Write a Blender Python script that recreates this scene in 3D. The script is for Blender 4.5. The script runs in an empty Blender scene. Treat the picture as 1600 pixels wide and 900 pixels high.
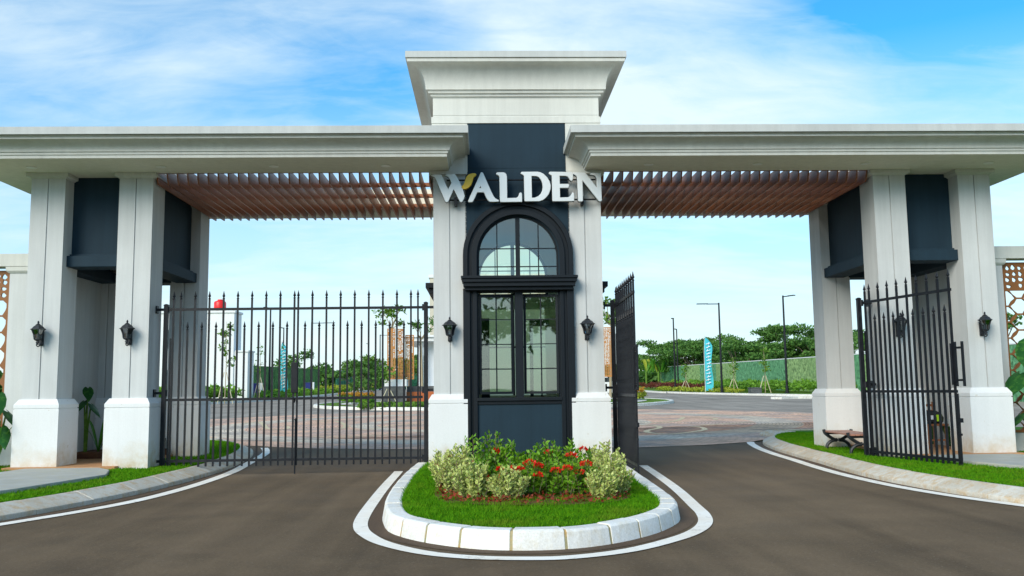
import bpy, bmesh, math, random
import numpy as np
from mathutils import Vector, Matrix
R = math.radians
random.seed(7); rng = np.random.default_rng(7)
S = bpy.context.scene; COL = S.collection

# ------------------------------------------------------------------ camera
def look():
    p, y, r = .1108, -.0307, -.0123
    cp, sp, cy, sy, cr, sr = math.cos(p), math.sin(p), math.cos(y), math.sin(y), math.cos(r), math.sin(r)
    F = Vector((-sy*cp, cy*cp, sp)); X = Vector((cy, sy, 0)); U = X.cross(F)
    X, U = cr*X+sr*U, -sr*X+cr*U
    m = Matrix((X, U, -F)).transposed().to_4x4(); m.translation = (-.536, -14.211, 1.143)
    return m
cam = bpy.data.cameras.new('camera'); co = bpy.data.objects.new('camera', cam); COL.objects.link(co)
co.matrix_world = look(); cam.sensor_width = 36; cam.lens = 1413.38/1600*36; cam.clip_start = .05; cam.clip_end = 5000
S.camera = co
# ------------------------------------------------------------------ light
S.view_settings.view_transform = 'Standard'; S.view_settings.look = 'None'; S.view_settings.exposure = 0.74; S.view_settings.gamma = 1
SUN_EL, SUN_AZ = R(30), R(214)          # azimuth clockwise from +Y: behind the camera, to its left
sl = bpy.data.lights.new('sun', 'SUN'); sl.energy = 2.2; sl.angle = R(34); sl.color = (1, .88, .74)
so = bpy.data.objects.new('sun', sl); COL.objects.link(so)
sd = Vector((math.sin(SUN_AZ)*math.cos(SUN_EL), math.cos(SUN_AZ)*math.cos(SUN_EL), math.sin(SUN_EL)))
so.rotation_euler = sd.to_track_quat('Z', 'Y').to_euler()

class NT:
    """small helper for node trees"""
    def __init__(s, tree): s.t = tree; s.n = tree.nodes; s.l = tree.links; s.n.clear()
    def add(s, typ, _in=None, **kw):
        n = s.n.new(typ)
        for k, v in kw.items(): setattr(n, k, v)
        for k, v in (_in or {}).items():
            if isinstance(v, bpy.types.NodeSocket): s.l.new(v, n.inputs[k])
            else: n.inputs[k].default_value = v
        return n
    def math(s, op, a, b=0.0, c=0.0, clamp=False):
        return s.add('ShaderNodeMath', {0: a, 1: b, 2: c}, operation=op, use_clamp=clamp).outputs[0]
    def vmath(s, op, a, b=(0, 0, 0)):
        return s.add('ShaderNodeVectorMath', {0: a, 1: b}, operation=op)
    def noise(s, vec, scale, detail=4, rough=.5, dist=0.0):
        n = s.add('ShaderNodeTexNoise', {'Scale': scale, 'Detail': detail, 'Roughness': rough, 'Distortion': dist})
        if vec is not None: s.l.new(vec, n.inputs['Vector'])
        return n.outputs[0]
    def mix(s, f, a, b, blend='MIX'):
        n = s.add('ShaderNodeMix', data_type='RGBA', blend_type=blend)
        for i, v in ((0, f), (6, a), (7, b)):
            if isinstance(v, bpy.types.NodeSocket): s.l.new(v, n.inputs[i])
            else: n.inputs[i].default_value = v if i == 0 else tuple(v)+((1,) if len(v) == 3 else ())
        return n.outputs[2]
    def ramp(s, f, stops, interp='LINEAR'):
        n = s.add('ShaderNodeValToRGB', {0: f}); e = n.color_ramp.elements; n.color_ramp.interpolation = interp
        while len(e) < len(stops): e.new(.5)
        for k, (p, c) in enumerate(stops):
            e[k].position = p; e[k].color = (c, c, c, 1) if isinstance(c, (int, float)) else tuple(c)+(1,)
        return n.outputs[0]
    def rng(s, v, a, b, c=0.0, d=1.0):
        return s.add('ShaderNodeMapRange', {0: v, 1: a, 2: b, 3: c, 4: d}).outputs[0]

W = bpy.data.worlds.new('World'); S.world = W; W.use_nodes = True
t = NT(W.node_tree)
sky = t.add('ShaderNodeTexSky', sky_type='NISHITA', sun_disc=False, sun_elevation=SUN_EL, sun_rotation=SUN_AZ, air_density=1.0, dust_density=.6, ozone_density=2.0)
tc = t.add('ShaderNodeTexCoord').outputs['Generated']
sep = t.add('ShaderNodeSeparateXYZ', {0: tc})
zc = t.math('MAXIMUM', sep.outputs[2], .0)
# cloud sheet seen in perspective: direction projected on a layer overhead
zz = t.math('ADD', zc, .16)
px = t.math('DIVIDE', sep.outputs[0], zz); py = t.math('DIVIDE', sep.outputs[1], zz)
pv = t.add('ShaderNodeCombineXYZ', {0: px, 1: py, 2: 0.0}).outputs[0]
pv = t.add('ShaderNodeMapping', {0: pv, 1: (0.35, 1.7, 0), 2: (0, 0, R(-28)), 3: (.62, 1.25, 1)}).outputs[0]
n1 = t.noise(pv, 1.15, 8, .56, .55); n2 = t.noise(pv, 5.2, 7, .62, .9)
cl = t.math('ADD', t.math('MULTIPLY', n1, .78), t.math('MULTIPLY', n2, .22))
def blob(d, sc, amp):
    v = t.vmath('SUBTRACT', tc, d).outputs[0]; v = t.vmath('MULTIPLY', v, sc).outputs[0]
    L = t.vmath('LENGTH', v).outputs['Value']
    return t.math('MULTIPLY', t.rng(L, 1, 0, 0, 1), amp)
for d, sc, amp in (((.13, .93, .33), (3.2, 3.2, 8), .22), ((.36, .86, .28), (4, 4, 12), .10), ((-.33, .87, .33), (4.5, 4.5, 12), .10),
                   ((-.07, .93, .31), (8, 8, 9), -.13), ((.44, .82, .35), (9, 9, 11), -.12), ((.55, .78, .34), (9, 9, 14), .12)):
    cl = t.math('ADD', cl, blob(d, sc, amp))
mask = t.rng(cl, .41, .70)
mask = t.math('MULTIPLY', mask, .86, clamp=True)
blue = t.mix(1.0, sky.outputs[0], (.23, .90, 1.15), 'MULTIPLY')
hz = t.rng(zc, .0, .35, 1.0, 0.0); hz = t.math('POWER', hz, 1.0)
blue = t.mix(t.math('MULTIPLY', hz, .93), blue, (4.7, 5.05, 5.1))
skyc = t.mix(mask, blue, (4.7, 5.35, 5.45))
bg = t.add('ShaderNodeBackground', {0: skyc, 1: .12})
t.l.new(bg.outputs[0], t.add('ShaderNodeOutputWorld').inputs[0])

# ------------------------------------------------------------------ materials
MAT = {}
def pbr(name, fn=None, col=(.5, .5, .5), rough=.6, metal=0.0, spec=.5):
    m = bpy.data.materials.new(name); m.use_nodes = True; t = NT(m.node_tree)
    b = t.add('ShaderNodeBsdfPrincipled', {'Base Color': tuple(col)+(1,), 'Roughness': rough, 'Metallic': metal, 'Specular IOR Level': spec})
    o = t.add('ShaderNodeOutputMaterial'); t.l.new(b.outputs[0], o.inputs[0])
    t.b = b; t.o = o; t.obj = t.add('ShaderNodeTexCoord').outputs['Object']; t.pos = t.add('ShaderNodeNewGeometry').outputs['Position']
    t.rand = t.add('ShaderNodeObjectInfo').outputs['Random']
    if fn: fn(t)
    MAT[name] = m; return m
def setc(t, s): t.l.new(s, t.b.inputs['Base Color'])
def bump(t, h, strength=.3, dist=.01):
    n = t.add('ShaderNodeBump', {'Strength': strength, 'Distance': dist, 'Height': h}); t.l.new(n.outputs[0], t.b.inputs['Normal'])
def plaster(c, streak=.12, grime=None):
    def f(t):
        a = t.noise(t.pos, .9, 5, .6); s = t.add('ShaderNodeMapping', {0: t.pos, 3: (7, 7, .35)}).outputs[0]; b = t.noise(s, 1.3, 5, .65)
        fine = t.noise(t.pos, 55, 4, .7)
        v = t.rng(a, .3, .7, 1-streak*.6, 1+streak*.25); v2 = t.rng(b, .35, .75, 1.02, 1-streak*.75); v3 = t.rng(fine, .3, .7, .965, 1.025)
        v = t.math('MULTIPLY', t.math('MULTIPLY', v, v2), v3)
        c2 = t.mix(1.0, c, t.add('ShaderNodeCombineColor', {0: v, 1: v, 2: t.math('MULTIPLY', v, .995)}).outputs[0], 'MULTIPLY')
        if grime:
            z = t.add('ShaderNodeSeparateXYZ', {0: t.pos}).outputs[2]
            g = t.math('ADD', z, t.math('MULTIPLY', t.noise(t.pos, 3.2, 5, .65), -.75))
            m = t.rng(g, grime[0], grime[1], 1, 0)
            m = t.math('MULTIPLY', m, t.rng(t.noise(t.pos, 9, 4, .6), .3, .62, .25, 1))
            c2 = t.mix(t.math('MULTIPLY', m, .75), c2, (.52, .38, .18))
            sp = t.rng(t.noise(t.pos, 13, 2, .5), .70, .74)
            c2 = t.mix(t.math('MULTIPLY', sp, .35), c2, (.45, .38, .28))
        setc(t, c2)
        bump(t, t.math('ADD', t.noise(t.pos, 120, 3, .6), t.math('MULTIPLY', a, 2)), .35, .004)
    return f
pbr('plaster_grey', plaster((.59, .605, .60), .15), rough=.85, spec=.25)
pbr('plaster_white', plaster((.75, .76, .76), .05, (-.42, .02)), rough=.8, spec=.25)
pbr('cornice_white', plaster((.65, .655, .61), .14), rough=.8, spec=.25)
pbr('coping_white', plaster((.54, .56, .545), .16), rough=.8, spec=.25)
pbr('soffit_grey', plaster((.80, .76, .64), .12), rough=.9, spec=.2)
pbr('navy_paint', plaster((.016, .037, .056), .25), rough=.7, spec=.2)
pbr('frame_paint', plaster((.006, .010, .015), .3), rough=.5, spec=.25)
pbr('room_wall', plaster((.80, .80, .66), .06), rough=.9, spec=.2)
def metal_f(c):
    def f(t):
        n = t.noise(t.obj, 14, 4, .6); setc(t, t.mix(t.rng(n, .4, .7), c, tuple(min(1, x*1.6+.002) for x in c)))
        t.l.new(t.rng(n, .3, .7, .38, .6), t.b.inputs['Roughness'])
    return f
pbr('black_metal', metal_f((.006, .007, .010)), rough=.5, spec=.3)
pbr('cast_iron', metal_f((.012, .015, .02)), rough=.42, spec=.5)
pbr('sign_metal', col=(.64, .67, .68), rough=.5, metal=.25)
pbr('sign_side', col=(.02, .025, .03), rough=.5)
pbr('gold_panel', col=(.74, .46, .035), rough=.5)
def wood_f(c1, c2):
    def f(t):
        m = t.add('ShaderNodeMapping', {0: t.obj, 3: (9, 1.2, 9)}).outputs[0]; n = t.noise(m, 6, 6, .6, .6)
        c = t.mix(t.rng(n, .3, .7), c1, c2)
        v = t.rng(t.rand, 0, 1, .82, 1.15)
        setc(t, t.mix(1.0, c, t.add('ShaderNodeCombineColor', {0: v, 1: v, 2: v}).outputs[0], 'MULTIPLY')); bump(t, n, .2, .003)
    return f
pbr('pergola_wood', wood_f((.20, .068, .027), (.37, .14, .058)), rough=.42, spec=.4)
pbr('bench_wood', wood_f((.28, .12, .08), (.40, .20, .14)), rough=.5)
pbr('stool_wood', wood_f((.22, .08, .03), (.32, .13, .05)), rough=.5)
pbr('corten', wood_f((.36, .135, .03), (.46, .20, .05)), rough=.6)
pbr('dark_corten', wood_f((.23, .085, .018), (.30, .115, .025)), rough=.6)
def asphalt_f(base):
    def f(t):
        big = t.noise(t.pos, .22, 5, .6, .4); mid = t.noise(t.pos, 1.7, 5, .65); fine = t.math('ADD', t.math('MULTIPLY', t.noise(t.pos, 130, 3, .8), .5), t.math('MULTIPLY', t.noise(t.pos, 34, 4, .85), .5)); sp = t.noise(t.pos, 48, 2, .6)
        st = t.add('ShaderNodeMapping', {0: t.pos, 2: (0, 0, R(8)), 3: (1.6, .13, 1)}).outputs[0]; track = t.noise(st, 1.0, 4, .55, .5)
        v = t.math('MULTIPLY', t.rng(big, .3, .7, .76, 1.24), t.rng(mid, .3, .7, .86, 1.14))
        v = t.math('MULTIPLY', v, t.rng(fine, .30, .70, .66, 1.34)); v = t.math('MULTIPLY', v, t.rng(track, .35, .65, .82, 1.15))
        c = t.mix(1.0, base, t.add('ShaderNodeCombineColor', {0: v, 1: v, 2: v}).outputs[0], 'MULTIPLY')
        c = t.mix(t.math('MULTIPLY', t.rng(sp, .64, .72), .35), c, (.30, .27, .23))
        c = t.mix(t.math('MULTIPLY', t.rng(t.noise(t.pos, .8, 6, .7, 1.0), .52, .78), .32), c, (.20, .135, .085))
        t.l.new(t.rng(mid, .3, .7, .75, .92), t.b.inputs['Roughness'])
        setc(t, c); bump(t, fine, .5, .006)
    return f
pbr('asphalt', asphalt_f((.142, .100, .061)), rough=.8, spec=.12)
pbr('asphalt_far', asphalt_f((.29, .255, .215)), rough=.8, spec=.1)
pbr('silt', asphalt_f((.125, .082, .052)), rough=.9, spec=.2)
def line_f(t):
    n = t.noise(t.pos, 9, 6, .7); f = t.noise(t.pos, 2.0, 4, .6)
    c = t.mix(t.rng(f, .35, .7), (.95, .91, .83), (.86, .78, .66)); c = t.mix(t.math('MULTIPLY', t.rng(n, .58, .68), .6), c, (.34, .28, .22)); setc(t, c)
pbr('line_paint', line_f, rough=.75)
def conc_f(c1, c2, st):
    def f(t):
        n = t.noise(t.pos, 2.2, 6, .65); m = t.noise(t.pos, 9, 6, .7); fi = t.noise(t.pos, 60, 3, .7)
        c = t.mix(t.rng(n, .35, .65), c1, c2); c = t.mix(t.math('MULTIPLY', t.rng(m, .46, .64), .75), c, st)
        v = t.rng(fi, .3, .7, .88, 1.1); c = t.mix(1.0, c, t.add('ShaderNodeCombineColor', {0: v, 1: v, 2: v}).outputs[0], 'MULTIPLY')
        v = t.rng(t.rand, 0, 1, .93, 1.05); c = t.mix(1.0, c, t.add('ShaderNodeCombineColor', {0: v, 1: v, 2: v}).outputs[0], 'MULTIPLY')
        setc(t, c); bump(t, t.math('ADD', m, fi), .4, .006)
    return f
pbr('kerb_concrete', conc_f((.64, .61, .54), (.55, .50, .41), (.54, .37, .19)), rough=.9, spec=.2)
pbr('kerb_white', conc_f((.80, .80, .77), (.78, .77, .73), (.70, .65, .54)), rough=.8, spec=.3)
pbr('kerb_far', conc_f((.78, .78, .74), (.70, .68, .62), (.5, .45, .35)), rough=.8)
pbr('mortar', conc_f((.42, .36, .20), (.28, .27, .15), (.60, .32, .08)), rough=.95)
pbr('path_concrete', conc_f((.46, .46, .43), (.36, .37, .34), (.42, .40, .30)), rough=.85)
pbr('path_side', conc_f((.20, .21, .21), (.15, .16, .16), (.2, .2, .16)), rough=.9)
pbr('terracotta', conc_f((.50, .24, .10), (.42, .20, .08), (.52, .32, .15)), rough=.8)
pbr('stone_dark', conc_f((.09, .095, .10), (.05, .055, .06), (.12, .12, .12)), rough=.7)
pbr('soil', conc_f((.16, .07, .04), (.10, .05, .03), (.2, .09, .04)), rough=1, spec=.1)
def grass_f(c1, c2, c3):
    def f(t):
        a = t.noise(t.pos, 1.4, 5, .65); b = t.noise(t.pos, 26, 5, .75); c0 = t.noise(t.pos, .35, 3, .5)
        c = t.mix(t.rng(a, .35, .65), c1, c2); c = t.mix(t.rng(b, .35, .75), c, c3)
        c = t.mix(t.math('MULTIPLY', t.rng(c0, .55, .75), .35), c, (.16, .17, .03)); setc(t, c); bump(t, b, .8, .02)
    return f
pbr('lawn', grass_f((.06, .20, .002), (.045, .155, .002), (.03, .12, .002)), rough=.9, spec=.15)
pbr('lawn_far', grass_f((.15, .26, .02), (.10, .20, .02), (.07, .14, .01)), rough=.9, spec=.15)
pbr('ground_green', grass_f((.10, .16, .04), (.07, .12, .03), (.05, .09, .02)), rough=.95, spec=.1)
def leaf_mat(name, c1, c2, c3=None, scale=3.0, rough=.5, trans=.25, patch=None):
    def f(t):
        a = t.noise(t.pos, scale, 3, .6); b = t.noise(t.pos, scale*9, 2, .6)
        c = t.mix(t.rng(a, .35, .65), c1, c2)
        if c3: c = t.mix(t.rng(b, .50, .62), c, c3)
        if patch: c = t.mix(t.math('MULTIPLY', t.rng(t.noise(t.pos, 1.3, 5, .7), .50, .66), .55), c, patch)
        setc(t, c)
        tr = t.add('ShaderNodeBsdfTranslucent'); t.l.new(c, tr.inputs[0])
        mx = t.add('ShaderNodeMixShader', {0: trans}); t.l.new(t.b.outputs[0], mx.inputs[1]); t.l.new(tr.outputs[0], mx.inputs[2]); t.l.new(mx.outputs[0], t.o.inputs[0])
    return pbr(name, f, rough=rough, spec=.3)
leaf_mat('blade', (.10, .33, .001), (.045, .20, .001), (.19, .42, .002), 9, .9, .4, (.24, .27, .02))
leaf_mat('ixora_leaf', (.09, .27, .015), (.15, .38, .02), (.32, .50, .04), 8, .4)
leaf_mat('variegated_leaf', (.56, .62, .16), (.34, .50, .08), (.86, .84, .42), 14, .5)
leaf_mat('young_leaf', (.45, .10, .06), (.52, .22, .12), (.30, .30, .10), 9)
leaf_mat('red_petal', (.80, .025, .01), (.85, .05, .02), (.70, .015, .008), 20, .5)
leaf_mat('red_leaf', (.22, .04, .02), (.48, .06, .025), (.16, .07, .03), 16)
leaf_mat('tree_leaf', (.06, .16, .028), (.09, .22, .04), (.16, .30, .06), .9, .6)
leaf_mat('light_leaf', (.13, .27, .03), (.09, .20, .02), (.20, .34, .05), 1.2, .6)
leaf_mat('shrub_green', (.11, .27, .02), (.15, .33, .03), (.22, .40, .04), 1.6, .6)
leaf_mat('shrub_yellow', (.34, .40, .03), (.26, .34, .03), (.42, .44, .05), 1.6, .6)
leaf_mat('shrub_red', (.16, .035, .025), (.10, .03, .02), (.22, .07, .03), 2, .6)
leaf_mat('shrub_orange', (.60, .22, .02), (.68, .32, .04), (.30, .28, .04), 3, .6)
leaf_mat('big_leaf', (.015, .085, .02), (.025, .12, .025), (.05, .17, .03), 1.5, .35, .2)
leaf_mat('banana_leaf', (.06, .20, .02), (.10, .28, .03), None, 2, .4, .25)
leaf_mat('palm_leaf', (.05, .13, .025), (.08, .18, .03), None, 2, .5, .2)
def bark_f(c1, c2):
    def f(t):
        m = t.add('ShaderNodeMapping', {0: t.obj, 3: (6, 6, 1.4)}).outputs[0]; n = t.noise(m, 4, 5, .7); setc(t, t.mix(t.rng(n, .3, .7), c1, c2)); bump(t, n, .6, .02)
    return f
pbr('bark', bark_f((.13, .09, .06), (.22, .17, .12)), rough=.9)
pbr('pale_bark', bark_f((.30, .24, .15), (.42, .34, .22)), rough=.9)
pbr('stake', bark_f((.55, .48, .33), (.68, .60, .44)), rough=.8)
def wallgreen(c1, c2, c3):
    def f(t):
        a = t.noise(t.pos, 2.6, 6, .8); b = t.noise(t.pos, .55, 3, .6)
        c = t.mix(t.rng(a, .42, .58), tuple(x*.6 for x in c1), tuple(x*1.25 for x in c2)); c = t.mix(t.math('MULTIPLY', t.rng(b, .45, .6), .5), c, c3); setc(t, c); bump(t, a, 1, .08)
    return f
pbr('hedge_print_teal', wallgreen((.06, .22, .09), (.14, .36, .17), (.09, .28, .12)), rough=.8)
pbr('hedge_print_olive', wallgreen((.15, .27, .08), (.30, .44, .17), (.20, .34, .12)), rough=.8)
pbr('netting', wallgreen((.03, .20, .11), (.05, .26, .15), (.03, .16, .09)), rough=.8)
pbr('white_paint', plaster((.80, .81, .82), .08), rough=.7)
pbr('beige_paint', plaster((.62, .57, .46), .1), rough=.8)
pbr('orange_wall', conc_f((.52, .13, .035), (.46, .11, .03), (.40, .10, .03)), rough=.7)
pbr('red_plastic', col=(.75, .012, .012), rough=.4)
pbr('blue_plastic', col=(.008, .02, .17), rough=.45)
pbr('blue_wall', col=(.03, .16, .48), rough=.6)
pbr('white_plastic', col=(.75, .77, .8), rough=.45)
pbr('teal_fabric', lambda t: setc(t, t.mix(t.rng(t.noise(t.pos, 2, 3, .5), .35, .65), (.03, .42, .50), (.06, .52, .60))), rough=.7)
pbr('white_fabric', col=(.80, .86, .88), rough=.7)
pbr('car_paint', col=(.78, .79, .80), rough=.2, spec=.6)
pbr('tyre', col=(.015, .015, .016), rough=.85)
pbr('dark_glass', col=(.02, .03, .035), rough=.08, spec=.8)
pbr('bag_fabric', col=(.012, .012, .014), rough=.8)
pbr('lime_fabric', col=(.42, .72, .02), rough=.6)
pbr('downlight', col=(.80, .80, .72), rough=.4)
pbr('hill_far', wallgreen((.05, .17, .04), (.14, .30, .08), (.09, .22, .06)), rough=.95)
def glass(name, tint, gl):
    m = bpy.data.materials.new(name); m.use_nodes = True; t = NT(m.node_tree)
    tr = t.add('ShaderNodeBsdfTransparent', {0: tint+(1,)}); g = t.add('ShaderNodeBsdfGlossy', {0: (1, 1, 1, 1), 1: .015})
    lw = t.add('ShaderNodeLayerWeight', {0: .5}).outputs['Fresnel']
    n = t.noise(t.add('ShaderNodeNewGeometry').outputs['Position'], 1.3, 2, .5)
    bp = t.add('ShaderNodeBump', {'Strength': .05, 'Distance': .02, 'Height': n}); t.l.new(bp.outputs[0], g.inputs['Normal'])
    mx = t.add('ShaderNodeMixShader', {0: t.rng(lw, 0, 1, gl, 1)}); t.l.new(tr.outputs[0], mx.inputs[1]); t.l.new(g.outputs[0], mx.inputs[2])
    t.l.new(mx.outputs[0], t.add('ShaderNodeOutputMaterial').inputs[0]); MAT[name] = m
def fr_(t):
    tr = t.add('ShaderNodeBsdfTranslucent', {0: (.86, .90, .74, 1)}); mx = t.add('ShaderNodeMixShader', {0: .8}); t.l.new(t.b.outputs[0], mx.inputs[1]); t.l.new(tr.outputs[0], mx.inputs[2]); t.l.new(mx.outputs[0], t.o.inputs[0])
pbr('glow_translucent', fr_, col=(.7, .75, .62), rough=.6)  # translucent material of the added pane that brightens the booth interior
glass('window_glass', (.88, .92, .78), .05); glass('lamp_glass', (.75, .85, .88), .16)
def paving_f(t):
    """block paving laid in rings round the middle of the circle, red with grey rings"""
    s = t.add('ShaderNodeSeparateXYZ', {0: t.pos}); x = s.outputs[0]; y = t.math('SUBTRACT', s.outputs[1], 17.0)
    r = t.math('SQRT', t.math('ADD', t.math('MULTIPLY', x, x), t.math('MULTIPLY', y, y)))
    a = t.math('MULTIPLY', t.math('ARCTAN2', y, x), 9.0)
    uv = t.add('ShaderNodeCombineXYZ', {0: a, 1: r, 2: 0.0}).outputs[0]
    b = t.add('ShaderNodeTexBrick', {'Vector': uv, 'Color1': (1, 1, 1, 1), 'Color2': (.60, .60, .60, 1), 'Mortar': (.35, .35, .35, 1), 'Scale': 1.0,
              'Mortar Size': .010, 'Brick Width': .21, 'Row Height': .11, 'Bias': 0.0})
    n = t.noise(t.pos, .5, 4, .6)
    ring = t.ramp(t.math('DIVIDE', r, 14.0), [(0, 0.0), (.30, 1.0), (.36, 0.0), (.60, 1.0), (.70, 0.0)], 'CONSTANT')
    blot = t.rng(t.math('ADD', n, t.math('MULTIPLY', t.noise(t.pos, 1.8, 4, .6), .3)), .62, .70)
    c = t.mix(ring, (.74, .47, .33), (.68, .57, .44)); c = t.mix(t.math('MULTIPLY', blot, .55), c, (.34, .30, .28))
    c = t.mix(.8, c, b.outputs[0], 'MULTIPLY'); v = t.rng(t.noise(t.pos, .9, 4, .6), .3, .7, .98, 1.28)
    setc(t, t.mix(1.0, c, t.add('ShaderNodeCombineColor', {0: v, 1: v, 2: v}).outputs[0], 'MULTIPLY')); bump(t, b.outputs[0], .4, .01)
pbr('paving', paving_f, rough=.9, spec=.12)
pbr('paving_line', conc_f((.66, .54, .33), (.58, .47, .28), (.5, .4, .25)), rough=.85)

# ------------------------------------------------------------------ object helpers
def tag(o, label=None, cat=None, group=None, kind=None):
    if label: o['label'] = label
    if cat: o['category'] = cat
    if group: o['group'] = group
    if kind: o['kind'] = kind
    return o
def link(name, me, mat=None, parent=None, loc=None):
    if mat and not me.materials: me.materials.append(MAT[mat])
    o = bpy.data.objects.new(name, me); COL.objects.link(o)
    if parent: o.parent = parent
    if loc: o.location = loc
    return o
def thing(name, label, cat, loc=(0, 0, 0), rz=0, group=None):
    o = bpy.data.objects.new(name, None); COL.objects.link(o); o.location = loc; o.rotation_euler = (0, 0, rz); o.empty_display_size = .3
    return tag(o, label, cat, group)
def copy_tree(o, loc=None, rz=None, label=None, parent=None):
    c = o.copy(); COL.objects.link(c); c.parent = parent
    if loc is not None: c.location = loc
    if rz is not None: c.rotation_euler = (0, 0, rz)
    if label: c['label'] = label
    for ch in list(o.children): copy_tree(ch, parent=c)
    return c
class MB:
    def __init__(s): s.v = []; s.f = []
    def add(s, v, f):
        k = len(s.v); s.v += [tuple(p) for p in v]; s.f += [tuple(i+k for i in q) for q in f]; return s
    def box(s, x0, x1, y0, y1, z0, z1):
        x0, x1 = min(x0, x1), max(x0, x1)
        return s.add([(x, y, z) for z in (z0, z1) for y in (y0, y1) for x in (x0, x1)],
                     [(0, 2, 3, 1), (4, 5, 7, 6), (0, 1, 5, 4), (2, 6, 7, 3), (0, 4, 6, 2), (1, 3, 7, 5)])
    def obox(s, c, ax, ay, az):
        """box with centre c and half-axis vectors"""
        c, ax, ay, az = map(Vector, (c, ax, ay, az))
        return s.add([c+i*ax+j*ay+k*az for k in (-1, 1) for j in (-1, 1) for i in (-1, 1)],
                     [(0, 2, 3, 1), (4, 5, 7, 6), (0, 1, 5, 4), (2, 6, 7, 3), (0, 4, 6, 2), (1, 3, 7, 5)])
    def tube(s, pts, r, n=8, cap=True):
        pts = [Vector(p) for p in pts]; rr = r if isinstance(r, (list, tuple)) else [r]*len(pts); rings = []; k = len(s.v); prev = None
        for i, p in enumerate(pts):
            d = (pts[min(i+1, len(pts)-1)]-pts[max(i-1, 0)]).normalized()
            if prev is None: u = d.orthogonal().normalized()
            else: u = (prev-d*prev.dot(d)).normalized()
            prev = u; w = d.cross(u)
            s.v += [tuple(p+rr[i]*(math.cos(a)*u+math.sin(a)*w)) for a in [2*math.pi*j/n for j in range(n)]]
        for i in range(len(pts)-1):
            for j in range(n): s.f.append((k+i*n+j, k+i*n+(j+1) % n, k+(i+1)*n+(j+1) % n, k+(i+1)*n+j))
        if cap: s.f.append(tuple(k+j for j in range(n))[::-1]); s.f.append(tuple(k+(len(pts)-1)*n+j for j in range(n)))
        return s
    def lathe(s, prof, n=12, c=(0, 0, 0), rot=0.0):
        k = len(s.v)
        for r, z in prof: s.v += [(c[0]+r*math.cos(2*math.pi*j/n+rot), c[1]+r*math.sin(2*math.pi*j/n+rot), c[2]+z) for j in range(n)]
        for i in range(len(prof)-1):
            for j in range(n): s.f.append((k+i*n+j, k+i*n+(j+1) % n, k+(i+1)*n+(j+1) % n, k+(i+1)*n+j))
        s.f.append(tuple(k+j for j in range(n))[::-1]); s.f.append(tuple(k+(len(prof)-1)*n+j for j in range(n)))
        return s
    def sweep_rect(s, x0, x1, y0, y1, prof, cap=True):
        """profile of (outward offset, z) swept round a rectangle with mitred corners"""
        k = len(s.v); m = len(prof)
        for d, z in prof: s.v += [(x0-d, y0-d, z), (x1+d, y0-d, z), (x1+d, y1+d, z), (x0-d, y1+d, z)]
        for i in range(m-1):
            for j in range(4): s.f.append((k+i*4+j, k+i*4+(j+1) % 4, k+(i+1)*4+(j+1) % 4, k+(i+1)*4+j))
        if cap: s.f.append((k+3, k+2, k+1, k)); e = k+(m-1)*4; s.f.append((e, e+1, e+2, e+3))
        return s
    def prism(s, poly, z0, z1):
        n = len(poly); k = len(s.v); s.v += [(x, y, z0) for x, y in poly]+[(x, y, z1) for x, y in poly]
        s.f.append(tuple(range(k, k+n))[::-1]); s.f.append(tuple(range(k+n, k+2*n)))
        for i in range(n): s.f.append((k+i, k+(i+1) % n, k+n+(i+1) % n, k+n+i))
        return s
    def mesh(s, name, smooth=False, bevel=0.0, angle=40):
        me = bpy.data.meshes.new(name); me.from_pydata(s.v, [], s.f)
        bm = bmesh.new(); bm.from_mesh(me); bmesh.ops.recalc_face_normals(bm, faces=bm.faces)
        if bevel:
            ed = [e for e in bm.edges if len(e.link_faces) == 2 and e.calc_face_angle(0) > R(30)]
            bmesh.ops.bevel(bm, geom=ed, offset=bevel, segments=2, affect='EDGES', profile=.6, clamp_overlap=True)
        bm.to_mesh(me); bm.free()
        if smooth: me.shade_smooth(); me.set_sharp_from_angle(angle=R(angle))
        return me
    def build(s, name, mat, parent=None, smooth=False, bevel=0.0, loc=None, angle=40):
        return link(name, s.mesh(name, smooth, bevel, angle), mat, parent, loc)

def gz(y): return -.15+.011*max(0.0, min(y, 130)-6)
def sheet(name, poly, dz, mat, cuts=(6, 130), flat=None, parent=None):
    """flat sheet following the gentle rise of the ground"""
    bm = bmesh.new(); bm.faces.new([bm.verts.new((x, y, 0)) for x, y in poly])
    bmesh.ops.triangulate(bm, faces=bm.faces)
    for c in cuts: bmesh.ops.bisect_plane(bm, geom=bm.verts[:]+bm.edges[:]+bm.faces[:], plane_co=(0, c, 0), plane_no=(0, 1, 0))
    for v in bm.verts: v.co.z = (gz(v.co.y) if flat is None else flat)+dz
    bmesh.ops.recalc_face_normals(bm, faces=bm.faces)
    for f in bm.faces:
        if f.normal.z < 0: f.normal_flip()
    me = bpy.data.meshes.new(name); bm.to_mesh(me); bm.free(); return link(name, me, mat, parent)
def smooth_path(pts, n=6, closed=False):
    P = [Vector(p) for p in pts]; out = []; m = len(P)
    rngi = range(m if closed else m-1)
    for i in rngi:
        p0 = P[(i-1) % m] if closed or i > 0 else P[i]; p1 = P[i]; p2 = P[(i+1) % m]; p3 = P[(i+2) % m] if closed or i+2 < m else P[i+1]
        for k in range(n):
            u = k/n; out.append(.5*((2*p1)+(p2-p0)*u+(2*p0-5*p1+4*p2-p3)*u*u+(3*p1-p0-3*p2+p3)*u**3))
    if not closed: out.append(P[-1])
    return out
def offset_path(P, d, closed=False):
    out = []; m = len(P)
    for i, p in enumerate(P):
        a = P[(i-1) % m] if closed or i else P[0]; b = P[(i+1) % m] if closed or i < m-1 else P[-1]
        tdir = (b-a).normalized(); out.append(p+Vector((-tdir.y, tdir.x))*d)
    return out
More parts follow.
